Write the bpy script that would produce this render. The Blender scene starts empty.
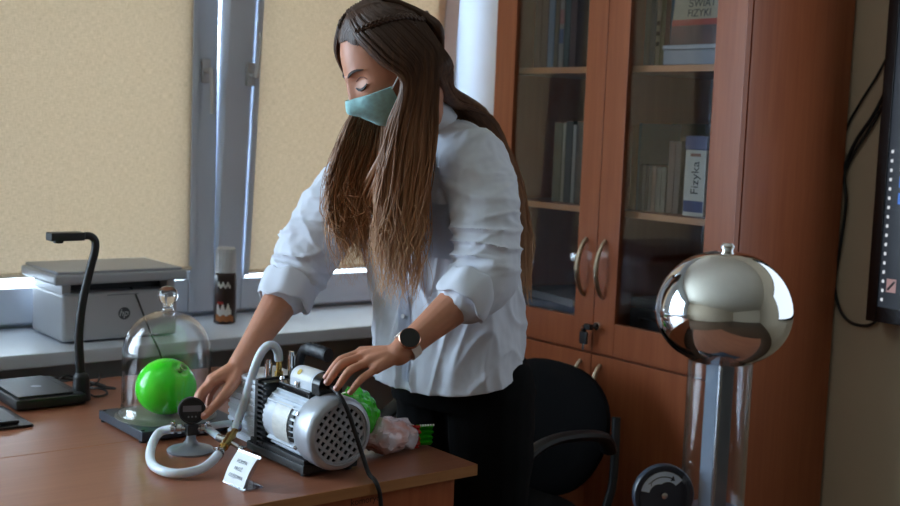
import bpy, bmesh, math, random
from mathutils import Vector, Matrix, noise
from mathutils.bvhtree import BVHTree
random.seed(7)
scene = bpy.context.scene
COL = scene.collection

# ---------------------------------------------------------------- camera
cam_d = bpy.data.cameras.new('camera')
cam = bpy.data.objects.new('camera', cam_d)
COL.objects.link(cam)
scene.camera = cam
cam_d.sensor_width = 36.0
cam_d.lens = 36.0 * 1223.9 / 900.0
cam_d.clip_start = 0.05
yaw, pitch, roll = math.radians(38.14), math.radians(5.904), math.radians(-2.228)
_f = Vector((math.sin(yaw)*math.cos(pitch), math.cos(yaw)*math.cos(pitch), -math.sin(pitch)))
_r0 = Vector((math.cos(yaw), -math.sin(yaw), 0))
_u0 = _r0.cross(_f)
_r = math.cos(roll)*_r0 - math.sin(roll)*_u0
_u = math.cos(roll)*_u0 + math.sin(roll)*_r0
_m = Matrix((_r, _u, -_f)).transposed().to_4x4()
_m.translation = Vector((0, 0, 1.38))
cam.matrix_world = _m
cam_d.dof.use_dof = True
cam_d.dof.focus_distance = 2.33
cam_d.dof.aperture_fstop = 4.5

# ---------------------------------------------------------------- world and daylight
world = bpy.data.worlds.new('sky')
scene.world = world
world.use_nodes = True
nt = world.node_tree
bg = nt.nodes['Background']
bg.inputs['Color'].default_value = (0.66, 0.83, 1.0, 1)
bg.inputs['Strength'].default_value = 9.0

def portal(x0, x1, y, z0, z1):
    l = bpy.data.lights.new('window_daylight_portal', 'AREA')
    l.shape = 'RECTANGLE'; l.size = x1-x0; l.size_y = z1-z0
    l.cycles.is_portal = True
    o = bpy.data.objects.new('window_daylight_portal', l)
    COL.objects.link(o)
    o.location = ((x0+x1)/2, y, (z0+z1)/2)
    o.rotation_euler = (math.radians(-90), 0, 0)
portal(0.86, 2.62, 3.62, 0.80, 2.32)
portal(-2.3, 0.30, 3.62, 0.80, 2.32)

scene.view_settings.view_transform = 'Standard'
scene.view_settings.look = 'None'
scene.view_settings.gamma = 1.0
scene.view_settings.use_curve_mapping = False
scene.view_settings.exposure = 1.1
scene.cycles.use_denoising = True
scene.cycles.max_bounces = 10
scene.cycles.diffuse_bounces = 5
scene.cycles.glossy_bounces = 4
scene.cycles.transmission_bounces = 8
scene.cycles.transparent_max_bounces = 24
scene.cycles.sample_clamp_indirect = 6.0
scene.cycles.caustics_reflective = False
scene.cycles.caustics_refractive = False

# ---------------------------------------------------------------- helpers: objects
def link(o):
    COL.objects.link(o); return o

def tag(o, label=None, cat=None, group=None, kind=None):
    if label: o['label'] = label
    if cat: o['category'] = cat
    if group: o['group'] = group
    if kind: o['kind'] = kind
    return o

def thing(name, label, cat, loc=(0, 0, 0), rotz=0.0, group=None, kind=None):
    o = bpy.data.objects.new(name, None)
    o.empty_display_size = 0.05
    o.location = loc; o.rotation_euler = (0, 0, rotz)
    link(o); tag(o, label, cat, group, kind)
    return o

def tm(o):
    return Matrix.Translation(o.location) @ o.rotation_euler.to_matrix().to_4x4()

def shade(me, angle=None):
    for p in me.polygons: p.use_smooth = True
    if angle is not None:
        try: me.set_sharp_from_angle(angle=math.radians(angle))
        except Exception: pass

def obj(name, bm, mat, parent=None, world=False, smooth=40, kind=None, label=None):
    """one bmesh -> one mesh object; world=True: vertices are given in room coordinates"""
    if world and parent is not None:
        m = tm(parent)
        if parent.parent is not None: m = tm(parent.parent) @ m
        bmesh.ops.transform(bm, matrix=m.inverted(), verts=bm.verts)
    bmesh.ops.recalc_face_normals(bm, faces=bm.faces)
    me = bpy.data.meshes.new(name)
    bm.to_mesh(me); bm.free()
    o = bpy.data.objects.new(name, me)
    link(o)
    if isinstance(mat, (list, tuple)):
        for m_ in mat: me.materials.append(m_)
    else: me.materials.append(mat)
    if smooth is not None: shade(me, smooth)
    if smooth is not None and smooth <= 40 and len(me.vertices) < 4000:
        w_ = o.modifiers.new('even_shading', 'WEIGHTED_NORMAL'); w_.keep_sharp = True; w_.weight = 80
    if parent is not None: o.parent = parent
    if kind: o['kind'] = kind
    if label: o['label'] = label
    return o

def copy_tree(o, parent=None):
    c_ = o.copy(); link(c_); c_.parent = parent
    for ch in list(o.children): copy_tree(ch, c_)
    return c_

# ---------------------------------------------------------------- helpers: shapes
def B(): return bmesh.new()

def box(bm, c, s, bev=0.0, rot=None, seg=2):
    """box of size s centred at c"""
    t = bmesh.new()
    bmesh.ops.create_cube(t, size=1.0)
    bmesh.ops.scale(t, vec=Vector(s), verts=t.verts)
    if bev > 0:
        bmesh.ops.bevel(t, geom=list(t.edges), offset=bev, segments=seg, affect='EDGES', profile=0.6)
    if rot is not None: bmesh.ops.rotate(t, matrix=rot, verts=t.verts)
    bmesh.ops.translate(t, vec=Vector(c), verts=t.verts)
    merge(bm, t); return bm

def bx(bm, x0, x1, y0, y1, z0, z1, bev=0.0, seg=2):
    return box(bm, ((x0+x1)/2, (y0+y1)/2, (z0+z1)/2), (abs(x1-x0), abs(y1-y0), abs(z1-z0)), bev, None, seg)

def merge(bm, t):
    off = len(bm.verts)
    vs = [bm.verts.new(v.co) for v in t.verts]
    t.verts.index_update()
    for f in t.faces:
        try:
            nf = bm.faces.new([vs[v.index] for v in f.verts]); nf.material_index = f.material_index
        except ValueError: pass
    t.free()

def frames(pts):
    pts = [Vector(p) for p in pts]
    n = len(pts); T = []
    for i in range(n):
        a = pts[max(i-1, 0)]; b = pts[min(i+1, n-1)]
        d = (b-a)
        T.append(d.normalized() if d.length > 1e-9 else Vector((0, 0, 1)))
    up = Vector((0, 0, 1)) if abs(T[0].z) < 0.9 else Vector((0, 1, 0))
    N = [(up - T[0]*up.dot(T[0])).normalized()]
    for i in range(1, n):
        v = N[-1] - T[i]*N[-1].dot(T[i])
        N.append(v.normalized() if v.length > 1e-6 else N[-1])
    return pts, T, N, [T[i].cross(N[i]) for i in range(n)]

def smooth_path(ctrl, n=24):
    """Catmull-Rom through points (tuples of any length)"""
    P = [list(p) for p in ctrl]
    if len(P) == 2: 
        return [[P[0][k]+(P[1][k]-P[0][k])*i/(n-1) for k in range(len(P[0]))] for i in range(n)]
    out = []
    m = len(P)-1
    for i in range(n):
        t = i/(n-1)*m; k = min(int(t), m-1); u = t-k
        p0 = P[max(k-1, 0)]; p1 = P[k]; p2 = P[k+1]; p3 = P[min(k+2, m)]
        out.append([0.5*((2*b)+(-a+c)*u+(2*a-5*b+4*c-d)*u*u+(-a+3*b-3*c+d)*u**3)
                    for a, b, c, d in zip(p0, p1, p2, p3)])
    return out

def tube(bm, pts, rad, seg=10, cap=True, flat=1.0, mi=0):
    pts, T, N, Bn = frames(pts)
    if not isinstance(rad, (list, tuple)): rad = [rad]*len(pts)
    rings = []
    for i, p in enumerate(pts):
        ring = []
        for k in range(seg):
            a = 2*math.pi*k/seg
            ring.append(bm.verts.new(p + N[i]*math.cos(a)*rad[i] + Bn[i]*math.sin(a)*rad[i]*flat))
        rings.append(ring)
    for i in range(len(rings)-1):
        for k in range(seg):
            f = bm.faces.new((rings[i][k], rings[i][(k+1) % seg], rings[i+1][(k+1) % seg], rings[i+1][k])); f.material_index = mi
    if cap:
        f = bm.faces.new(list(reversed(rings[0]))); f.material_index = mi
        f = bm.faces.new(rings[-1]); f.material_index = mi
    return bm

def cyl(bm, p0, p1, r, r1=None, seg=20, mi=0):
    return tube(bm, [p0, p1], [r, r if r1 is None else r1], seg, True, 1.0, mi)

def axis_rot(axis):
    z = Vector(axis).normalized()
    return Vector((0, 0, 1)).rotation_difference(z).to_matrix()

def lathe(bm, prof, c=(0, 0, 0), axis=(0, 0, 1), seg=32, cap=True, mi=0):
    """prof: list of (r, h) along axis"""
    R = axis_rot(axis); c = Vector(c); rings = []
    for r, h in prof:
        if r < 1e-6: rings.append([bm.verts.new(c + R @ Vector((0, 0, h)))])
        else: rings.append([bm.verts.new(c + R @ Vector((r*math.cos(2*math.pi*k/seg), r*math.sin(2*math.pi*k/seg), h))) for k in range(seg)])
    for a, b in zip(rings[:-1], rings[1:]):
        for k in range(seg):
            k2 = (k+1) % seg
            if len(a) == 1 and len(b) == 1: continue
            if len(a) == 1: f = bm.faces.new((a[0], b[k2], b[k]))
            elif len(b) == 1: f = bm.faces.new((a[k], a[k2], b[0]))
            else: f = bm.faces.new((a[k], a[k2], b[k2], b[k]))
            f.material_index = mi
    if cap:
        if len(rings[0]) > 1: bm.faces.new(list(reversed(rings[0]))).material_index = mi
        if len(rings[-1]) > 1: bm.faces.new(rings[-1]).material_index = mi
    return bm

def ball(bm, c, r, sub=3, rot=None):
    t = bmesh.new()
    bmesh.ops.create_icosphere(t, subdivisions=sub, radius=1.0)
    if not isinstance(r, (list, tuple)): r = (r, r, r)
    bmesh.ops.scale(t, vec=Vector(r), verts=t.verts)
    if rot is not None: bmesh.ops.rotate(t, matrix=rot, verts=t.verts)
    bmesh.ops.translate(t, vec=Vector(c), verts=t.verts)
    merge(bm, t); return bm

def loft(bm, rings, cap=True, closed=True):
    """rings: list of equal-length lists of points"""
    R = [[bm.verts.new(Vector(p)) for p in r] for r in rings]
    n = len(R[0])
    for a, b in zip(R[:-1], R[1:]):
        for k in range(n if closed else n-1):
            bm.faces.new((a[k], a[(k+1) % n], b[(k+1) % n], b[k]))
    if cap and closed:
        bm.faces.new(list(reversed(R[0]))); bm.faces.new(R[-1])
    return bm

def prism(bm, poly, axis, a, b):
    """extrude a 2D polygon; axis 'x','y','z' gives the extrusion axis, poly holds the two other coordinates in order"""
    def P(u, v, w):
        return {'x': (w, u, v), 'y': (u, w, v), 'z': (u, v, w)}[axis]
    A = [bm.verts.new(P(u, v, a)) for u, v in poly]; C = [bm.verts.new(P(u, v, b)) for u, v in poly]
    n = len(poly)
    bm.faces.new(list(reversed(A))); bm.faces.new(C)
    for k in range(n): bm.faces.new((A[k], A[(k+1) % n], C[(k+1) % n], C[k]))
    return bm

def text_mesh(s, size, depth=0.0004, align='CENTER'):
    cu = bpy.data.curves.new('lettering', 'FONT')
    cu.body = s; cu.size = size; cu.extrude = depth; cu.align_x = align; cu.align_y = 'CENTER'
    cu.resolution_u = 3
    o = bpy.data.objects.new('lettering', cu); link(o)
    dg = bpy.context.evaluated_depsgraph_get()
    me = bpy.data.meshes.new_from_object(o.evaluated_get(dg))
    bpy.data.objects.remove(o); bpy.data.curves.remove(cu)
    return me

def text(name, s, size, mat, parent, loc, xdir, ydir, depth=0.0004, world=True, align='CENTER', shear=0.0):
    """flat print: letters run along xdir, upright along ydir, at loc"""
    me = text_mesh(s, size, depth, align)
    X = Vector(xdir).normalized(); Y = Vector(ydir).normalized(); Zv = X.cross(Y)
    M4 = Matrix((X, Y+X*shear, Zv)).transposed().to_4x4(); M4.translation = Vector(loc)
    if world:
        m = tm(parent)
        if parent.parent is not None: m = tm(parent.parent) @ m
        M4 = m.inverted() @ M4
    me.transform(M4)
    me.materials.clear(); me.materials.append(mat)
    o = bpy.data.objects.new(name, me); link(o); o.parent = parent
    return o

def fused(bm, voxel, smooth_it=4, factor=0.5):
    """union of intersecting closed shapes as one continuous surface (voxel remesh + smoothing)"""
    me = bpy.data.meshes.new('tmp'); bm.to_mesh(me); bm.free()
    o = bpy.data.objects.new('tmp', me); link(o)
    r = o.modifiers.new('r', 'REMESH'); r.mode = 'VOXEL'; r.voxel_size = voxel; r.adaptivity = 0
    if smooth_it:
        s = o.modifiers.new('s', 'SMOOTH'); s.factor = factor; s.iterations = smooth_it
    dg = bpy.context.evaluated_depsgraph_get()
    m2 = bpy.data.meshes.new_from_object(o.evaluated_get(dg))
    bpy.data.objects.remove(o); bpy.data.meshes.remove(me)
    out = bmesh.new(); out.from_mesh(m2); bpy.data.meshes.remove(m2)
    return out

# ---------------------------------------------------------------- helpers: materials
def lin(c):
    return tuple((x/12.92 if x <= 0.04045 else ((x+0.055)/1.055)**2.4) for x in [v/255.0 for v in c]) + (1.0,)

def mat(name, rgb, rough=0.5, metal=0.0, spec=0.5, var=0.08, vscale=30.0, bump=0.0, bscale=200.0, coat=0.0, stretch=(1, 1, 1), sheen=0.0, rgb2=None, sss=0.0):
    """Principled with a little procedural colour variation and fine relief"""
    m = bpy.data.materials.new(name); m.use_nodes = True
    n = m.node_tree.nodes; L = m.node_tree.links
    p = n['Principled BSDF']
    p.inputs['Roughness'].default_value = rough
    p.inputs['Metallic'].default_value = metal
    p.inputs['Specular IOR Level'].default_value = spec
    p.inputs['Coat Weight'].default_value = coat
    p.inputs['Sheen Weight'].default_value = sheen
    tc = n.new('ShaderNodeTexCoord'); mp = n.new('ShaderNodeMapping')
    mp.inputs['Scale'].default_value = stretch
    L.new(tc.outputs['Object'], mp.inputs['Vector'])
    nz = n.new('ShaderNodeTexNoise'); nz.inputs['Scale'].default_value = vscale; nz.inputs['Detail'].default_value = 4
    L.new(mp.outputs['Vector'], nz.inputs['Vector'])
    cr = n.new('ShaderNodeValToRGB')
    c1 = lin(rgb); 
    if rgb2 is None:
        lo = tuple(v*(1-var) for v in c1[:3])+(1,); hi = tuple(min(1, v*(1+var)) for v in c1[:3])+(1,)
    else: lo, hi = c1, lin(rgb2)
    cr.color_ramp.elements[0].position = 0.3; cr.color_ramp.elements[1].position = 0.7
    cr.color_ramp.elements[0].color = lo; cr.color_ramp.elements[1].color = hi
    L.new(nz.outputs['Fac'], cr.inputs['Fac']); L.new(cr.outputs['Color'], p.inputs['Base Color'])
    if bump > 0:
        n2 = n.new('ShaderNodeTexNoise'); n2.inputs['Scale'].default_value = bscale; n2.inputs['Detail'].default_value = 3
        L.new(mp.outputs['Vector'], n2.inputs['Vector'])
        b = n.new('ShaderNodeBump'); b.inputs['Strength'].default_value = bump; b.inputs['Distance'].default_value = 0.002
        L.new(n2.outputs['Fac'], b.inputs['Height']); L.new(b.outputs['Normal'], p.inputs['Normal'])
    if sss > 0:
        p.inputs['Subsurface Weight'].default_value = sss
        p.inputs['Subsurface Radius'].default_value = (0.01, 0.004, 0.002)
        p.inputs['Subsurface Scale'].default_value = 0.5
    return m

def emit(name, rgb, s):
    m = bpy.data.materials.new(name); m.use_nodes = True
    p = m.node_tree.nodes['Principled BSDF']
    p.inputs['Base Color'].default_value = (0.01, 0.01, 0.01, 1)
    p.inputs['Roughness'].default_value = 0.3
    p.inputs['Emission Color'].default_value = lin(rgb); p.inputs['Emission Strength'].default_value = s
    return m

def wood(name, rgb, rgb2, axis='z', rough=0.42, coat=0.0, scale=1.0, spec=0.4):
    """laminate with straight grain along one axis"""
    m = bpy.data.materials.new(name); m.use_nodes = True
    n = m.node_tree.nodes; L = m.node_tree.links; p = n['Principled BSDF']
    p.inputs['Roughness'].default_value = rough; p.inputs['Coat Weight'].default_value = coat; p.inputs['Specular IOR Level'].default_value = spec
    tc = n.new('ShaderNodeTexCoord'); mp = n.new('ShaderNodeMapping')
    s = [28*scale]*3; s['xyz'.index(axis)] = 1.3*scale
    mp.inputs['Scale'].default_value = s
    L.new(tc.outputs['Object'], mp.inputs['Vector'])
    nz = n.new('ShaderNodeTexNoise'); nz.inputs['Scale'].default_value = 2.2; nz.inputs['Detail'].default_value = 6; nz.inputs['Roughness'].default_value = 0.65; nz.inputs['Distortion'].default_value = 0.4
    L.new(mp.outputs['Vector'], nz.inputs['Vector'])
    cr = n.new('ShaderNodeValToRGB')
    cr.color_ramp.elements[0].position = 0.32; cr.color_ramp.elements[1].position = 0.68
    cr.color_ramp.elements[0].color = lin(rgb); cr.color_ramp.elements[1].color = lin(rgb2)
    L.new(nz.outputs['Fac'], cr.inputs['Fac']); L.new(cr.outputs['Color'], p.inputs['Base Color'])
    b = n.new('ShaderNodeBump'); b.inputs['Strength'].default_value = 0.05; b.inputs['Distance'].default_value = 0.001
    L.new(nz.outputs['Fac'], b.inputs['Height']); L.new(b.outputs['Normal'], p.inputs['Normal'])
    return m

def thin_glass(name, tint=(1, 1, 1), rough=0.0, ior=1.45, boost=1.0):
    """single-sheet glass: clear, with a Fresnel reflection"""
    m = bpy.data.materials.new(name); m.use_nodes = True
    n = m.node_tree.nodes; L = m.node_tree.links
    n.remove(n['Principled BSDF'])
    out = n['Material Output']
    tr = n.new('ShaderNodeBsdfTransparent'); tr.inputs['Color'].default_value = tuple(tint)+(1,)
    gl = n.new('ShaderNodeBsdfGlossy'); gl.inputs['Roughness'].default_value = rough
    lw = n.new('ShaderNodeLayerWeight'); lw.inputs['Blend'].default_value = 0.5
    pw = n.new('ShaderNodeMath'); pw.operation = 'POWER'; pw.inputs[1].default_value = 3.2
    L.new(lw.outputs['Facing'], pw.inputs[0])
    mul = n.new('ShaderNodeMath'); mul.operation = 'MULTIPLY_ADD'; mul.use_clamp = True
    mul.inputs[1].default_value = 0.9; mul.inputs[2].default_value = 0.04*boost
    L.new(pw.outputs[0], mul.inputs[0])
    mx = n.new('ShaderNodeMixShader')
    L.new(mul.outputs[0], mx.inputs[0]); L.new(tr.outputs[0], mx.inputs[1]); L.new(gl.outputs[0], mx.inputs[2])
    L.new(mx.outputs[0], out.inputs['Surface'])
    return m
# ================================================================ materials of the place
M_wall = mat('cream_wall_paint', (206, 190, 166), 0.85, var=0.03, vscale=4, bump=0.08, bscale=120)
M_white = mat('white_wall_paint', (198, 204, 208), 0.8, var=0.02, vscale=5, bump=0.05, bscale=150)
M_ceil = mat('ceiling_paint', (216, 208, 190), 0.9, var=0.02, vscale=3)
M_floor = mat('brown_floor_vinyl', (84, 62, 48), 0.4, var=0.15, vscale=6, bump=0.03)
M_sill = mat('white_sill_laminate', (206, 212, 222), 0.35, var=0.03, vscale=8)
M_upvc = mat('grey_white_window_plastic', (206, 213, 226), 0.35, var=0.03, vscale=6)
M_upvc_d = mat('window_gasket', (70, 74, 82), 0.6, var=0.05)
M_handle = mat('window_handle_grey', (190, 190, 192), 0.35, 0.3, var=0.03)
M_pane = thin_glass('window_pane', (0.97, 0.98, 0.98))
M_cab = wood('alder_laminate', (164, 90, 58), (180, 104, 68), 'z', 0.30, coat=0.15)
M_cabedge = wood('alder_edge_band', (196, 138, 96), (208, 150, 106), 'y', 0.4)
M_cab_in = mat('cabinet_back_board', (128, 118, 110), 0.7, var=0.05)
M_desk = wood('desk_beech_laminate', (136, 82, 60), (150, 95, 71), 'x', 0.34, spec=0.5)
M_deskedge = wood('desk_edge_band', (164, 112, 70), (178, 126, 80), 'x', 0.45)
M_glassdoor = thin_glass('cabinet_glass', (0.92, 0.93, 0.94), boost=0.9)
M_black = mat('black_plastic', (20, 20, 22), 0.45, var=0.1, bump=0.05, bscale=400)
M_blackg = mat('black_gloss_plastic', (14, 14, 16), 0.2, var=0.1)
M_rubber = mat('black_cable_rubber', (14, 14, 16), 0.55, var=0.1)
M_steel = mat('brushed_steel', (190, 190, 192), 0.25, 1.0, var=0.05)
M_chrome = mat('chrome', (236, 238, 240), 0.04, 1.0, var=0.01)
M_brass = mat('brass', (206, 172, 96), 0.25, 1.0, var=0.06)
M_nickel = mat('satin_nickel', (196, 180, 160), 0.32, 1.0, var=0.04)

# woven blind cloth: part reflecting, part letting daylight through
M_blind = bpy.data.materials.new('woven_blind_cloth'); M_blind.use_nodes = True
n = M_blind.node_tree.nodes; L = M_blind.node_tree.links; n.remove(n['Principled BSDF'])
tc = n.new('ShaderNodeTexCoord')
def weave(sx, sz):
    mp = n.new('ShaderNodeMapping'); mp.inputs['Scale'].default_value = (sx, 1, sz)
    L.new(tc.outputs['Object'], mp.inputs['Vector'])
    nz = n.new('ShaderNodeTexNoise'); nz.inputs['Scale'].default_value = 1.0; nz.inputs['Detail'].default_value = 2
    L.new(mp.outputs['Vector'], nz.inputs['Vector']); return nz
wa, wb = weave(420, 60), weave(60, 420)
ad = n.new('ShaderNodeMath'); ad.operation = 'ADD'
L.new(wa.outputs['Fac'], ad.inputs[0]); L.new(wb.outputs['Fac'], ad.inputs[1])
cr = n.new('ShaderNodeValToRGB')
cr.color_ramp.elements[0].position = 0.75; cr.color_ramp.elements[1].position = 1.25
cr.color_ramp.elements[0].position = 0.35; cr.color_ramp.elements[1].position = 0.65
hf = n.new('ShaderNodeMath'); hf.operation = 'MULTIPLY'; hf.inputs[1].default_value = 0.5
L.new(ad.outputs[0], hf.inputs[0]); L.new(hf.outputs[0], cr.inputs['Fac'])
cr.color_ramp.elements[0].color = lin((209, 195, 175)); cr.color_ramp.elements[1].color = lin((235, 221, 205))
df = n.new('ShaderNodeBsdfDiffuse'); trl = n.new('ShaderNodeBsdfTranslucent')
L.new(cr.outputs['Color'], df.inputs['Color'])
dk = n.new('ShaderNodeMixRGB'); dk.blend_type = 'MULTIPLY'; dk.inputs[0].default_value = 1.0
BLIND_T = dk; dk.inputs[2].default_value = (0.95, 0.95, 0.92, 1)
L.new(cr.outputs['Color'], dk.inputs[1]); L.new(dk.outputs[0], trl.inputs['Color'])
mx = n.new('ShaderNodeMixShader'); mx.inputs[0].default_value = 0.24
BLIND_MIX = mx
L.new(df.outputs[0], mx.inputs[1]); L.new(trl.outputs[0], mx.inputs[2])
L.new(mx.outputs[0], n['Material Output'].inputs['Surface'])

# ================================================================ shell of the room
XW, YW, ZC = 2.85, 3.36, 2.85
XL, YB = -3.6, -6.0
def struct(name, bm, m, label=None, parent=None, smooth=None):
    o = obj(name, bm, m, parent, smooth=smooth)
    if parent is None: o['kind'] = 'structure'; o['label'] = label
    return o
b = B(); bx(b, XL-0.25, XW+0.25, YB-0.25, YW+0.25, -0.1, 0); struct('floor', b, M_floor, 'brown vinyl classroom floor under the desks')
b = B(); bx(b, XL-0.25, XW+0.25, YB-0.25, YW+0.25, ZC, ZC+0.1); struct('ceiling', b, M_ceil, 'pale plain classroom ceiling above the picture')
b = B(); bx(b, XW, XW+0.25, YB, YW+0.25, 0, ZC); struct('wall_right', b, M_wall, 'dim cream wall behind the cabinet and screen')
b = B(); bx(b, XL-0.25, XL, YB, YW+0.25, 0, ZC); struct('wall_left', b, M_wall, 'cream wall at the far left end of room')
b = B(); bx(b, XL-0.25, XW+0.25, YB-0.25, YB, 0, ZC); struct('wall_back', b, M_wall, 'cream wall behind the camera')
b = B()
bx(b, XL, XW, YW, YW+0.25, 0, 0.742); bx(b, XL, XW, 3.369, YW+0.25, 0.742, 0.782)
bx(b, XL, XW, YW, YW+0.25, 2.32, ZC)
bx(b, XL, -2.3, YW, YW+0.25, 0.742, 2.32)
bx(b, 0.30, 0.84, YW, YW+0.25, 0.742, 2.32)
prism(b, [(2.655+0.195*(1-math.cos(math.radians(a))), 3.475-0.155*math.sin(math.radians(a))) for a in range(0, 91, 6)]+[(2.85, 3.61), (2.655, 3.61)], 'z', 0.78, 2.32)
struct('wall_front', b, M_white, 'white window wall with rounded window reveal', smooth=30)
b = B(); bx(b, XL, 2.85, 2.98, 3.37, 0.742, 0.78, 0.008); struct('trim_1', b, M_sill, 'white window sill board running under both windows', smooth=30)

# ---- fixed outer frame of the window in view
b = B()
bx(b, 0.84, 2.66, 3.372, 3.47, 0.7815, 0.80, 0.004); bx(b, 0.84, 2.66, 3.40, 3.47, 2.285, 2.32, 0.004)
bx(b, 0.84, 0.89, 3.40, 3.47, 0.815, 2.285, 0.004); bx(b, 2.612, 2.66, 3.40, 3.47, 0.80, 2.285, 0.004)
struct('trim_2', b, M_upvc, 'grey white fixed frame around the two window sashes', smooth=30)

def sash(name, label, x0, x1, tilt, handle_up, hx):
    """casement sash: hinge line at its bottom, tilted into the room by `tilt`"""
    t = bpy.data.objects.new(name, None); link(t); t['kind'] = 'structure'; t['label'] = label
    t.location = (0, 3.36, 0.795); t.rotation_euler = (tilt, 0, 0)
    H = 1.49; w = 0.085; d0, d1 = -0.03, 0.035
    def p(nm, *a, m=M_upvc, bev=0.006):
        q = B(); bx(q, *a, bev); return obj(nm, q, m, t)
    p('stile', x0, x0+w, d0, d1, 0, H); p('stile', x1-w, x1, d0, d1, 0, H)
    p('bottom_rail', x0+w, x1-w, d0, d1, 0, 0.10); p('top_rail', x0+w, x1-w, d0, d1, H-0.085, H)
    q = B()
    for (a0, a1, c0, c1) in ((x0+w, x0+w+0.012, 0.10, H-0.085), (x1-w-0.012, x1-w, 0.10, H-0.085)): bx(q, a0, a1, -0.026, 0.02, c0, c1)
    obj('glazing_bead', q, M_upvc, t)
    q = B(); bx(q, x0+w-0.01, x1-w+0.01, 0.004, 0.008, 0.09, H-0.075); obj('pane', q, M_pane, t, smooth=None)
    h = B(); bx(h, hx-0.014, hx+0.014, -0.042, -0.03, 0.685, 0.755, 0.004); hd = obj('handle', h, M_handle, t)
    s = 1 if handle_up else -1
    h = B(); cyl(h, (hx, -0.04, 0.72), (hx, -0.068, 0.72), 0.009)
    tube(h, [(hx+0.002, -0.068, 0.72-s*0.008), (hx+0.004, -0.072, 0.72+s*0.05), (hx+0.006, -0.07, 0.72+s*0.125)], [0.010, 0.010, 0.008], 10, flat=0.6)
    obj('handle_lever', h, M_handle, hd)
    return t
sash('window_1', 'closed grey white window sash on the left', 0.89, 1.712, 0.0, False, 1.668)
sash('window_2', 'tilted open grey white window sash behind the woman', 1.7165, 2.565, math.radians(3.9), True, 1.79)

def blind(x0, x1, label, tilt, zb=0.135):
    t = thing('roller_blind', label, 'blind', (0, 3.36, 0.795), group='beige roller blinds')
    t.rotation_euler = (tilt, 0, 0)
    q = B(); bx(q, x0, x1, -0.0345, -0.0335, zb, 1.45); obj('blind_cloth', q, M_blind, t, smooth=None)
    q = B(); tube(q, [(x0, -0.036, zb), (x1, -0.036, zb)], 0.007, 10); obj('bottom_bar', q, M_blind, t)
    q = B(); bx(q, x0-0.02, x1+0.02, -0.085, -0.031, 1.44, 1.49, 0.006); obj('cassette', q, M_upvc, t)
    for xa in (x1-0.004, x0-0.014):
        q = B(); bx(q, xa, xa+0.018, -0.0385, -0.031, zb-0.01, 1.44, 0.002); obj('guide_strip', q, M_upvc, t)
blind(0.955, 1.63, 'beige woven roller blind covering the closed left window', 0.0)
blind(1.818, 2.505, 'beige woven roller blind on the tilted window behind the woman', math.radians(3.9), 0.120)

# ---- second window further left along the same wall, no blinds
t = bpy.data.objects.new('window_3', None); link(t); t['kind'] = 'structure'; t['label'] = 'unshaded classroom window further left, outside the picture'
t.location = (-1.0, 3.43, 0.78)
q = B()
for x0, x1, z0, z1 in ((-1.3, 1.3, 0, .06), (-1.3, 1.3, 1.48, 1.54), (-1.3, -1.23, .06, 1.48), (1.23, 1.3, .06, 1.48), (-0.06, 0.06, .06, 1.48)): bx(q, x0, x1, -0.03, 0.04, z0, z1, 0.004)
obj('window_frame', q, M_upvc, t)
for x0, x1 in ((-1.24, -0.05), (0.05, 1.24)):
    q = B(); bx(q, x0, x1, 0.0, 0.004, 0.05, 1.49); obj('pane', q, M_pane, t, smooth=None)
# ================================================================ two desks pushed back to back
def desk(name, label, x0, x1, y0, y1, front):
    t = thing(name, label, 'desk', ((x0+x1)/2, (y0+y1)/2, 0))
    q = B(); bx(q, x0, x1, y0, y1, 0.698, 0.72, 0.002); obj('desktop', q, M_desk, t, True)
    q = B(); bx(q, x0+0.001, x1-0.001, y0-0.0012, y0+0.0005, 0.6985, 0.7195); bx(q, x1-0.0005, x1+0.0012, y0+0.001, y1-0.001, 0.6985, 0.7195)
    obj('edge_band', q, M_deskedge, t, True, None)
    for xx in (x0+0.03, x1-0.065):
        q = B(); bx(q, xx, xx+0.018, y0+0.03, y1-0.03, 0.0, 0.698, 0.001); obj('side_panel', q, M_cab, t, True)
    ya = y0+0.012 if front else y1-0.03
    q = B(); bx(q, x0+0.048, x1-0.047, ya, ya+0.018, 0.28, 0.698, 0.001); pn = obj('modesty_panel', q, M_cab, t, True)
    return t, pn
desk_a, apron = desk('desk', 'brown wooden desk holding the pump, nearest the camera', -0.35, 1.511, 1.810, 2.303, True)
desk('desk', 'brown wooden desk under the window sill holding the document camera', -0.35, 1.511, 2.3045, 2.90, False)
M_ink = mat('faded_dark_marker', (58, 34, 26), 0.7, var=0.2)
text('marker_writing', 'oraor', 0.018, M_ink, apron, (1.165, 1.8218, 0.6835), (1, 0, 0), (0, 0, 1), 0.0001)
text('marker_writing', 'komoryo', 0.018, M_ink, apron, (1.255, 1.8218, 0.6855), (1, 0, 0), (0, 0, 1), 0.0001)

# ================================================================ tall cabinet with glazed upper doors
CX, CY0, CY1, CZ = 2.40, 1.93, 2.87, 1.98
t = thing('cabinet', 'tall brown wooden cabinet with two glazed doors and bow handles', 'cabinet', (2.62, 2.40, 0))
cabinet = t
def cpart(name, a, m=M_cab, bev=0.0015, par=None):
    q = B(); bx(q, *a, bev); return obj(name, q, m, par or t, True)
cpart('side_panel', (2.424, 2.838, CY0, CY0+0.018, 0, CZ)); cpart('side_panel', (2.424, 2.838, CY1-0.018, CY1, 0, CZ))
cpart('top_panel', (2.42, 2.838, CY0-0.004, CY1+0.004, CZ, CZ+0.022))
cpart('plinth', (2.45, 2.47, CY0+0.018, CY1-0.018, 0, 0.09))
cpart('back_panel', (2.828, 2.838, CY0+0.018, CY1-0.018, 0.05, CZ), M_cab_in)
cpart('bottom_panel', (2.424, 2.828, CY0+0.018, CY1-0.018, 0.09, 0.108))
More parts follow.
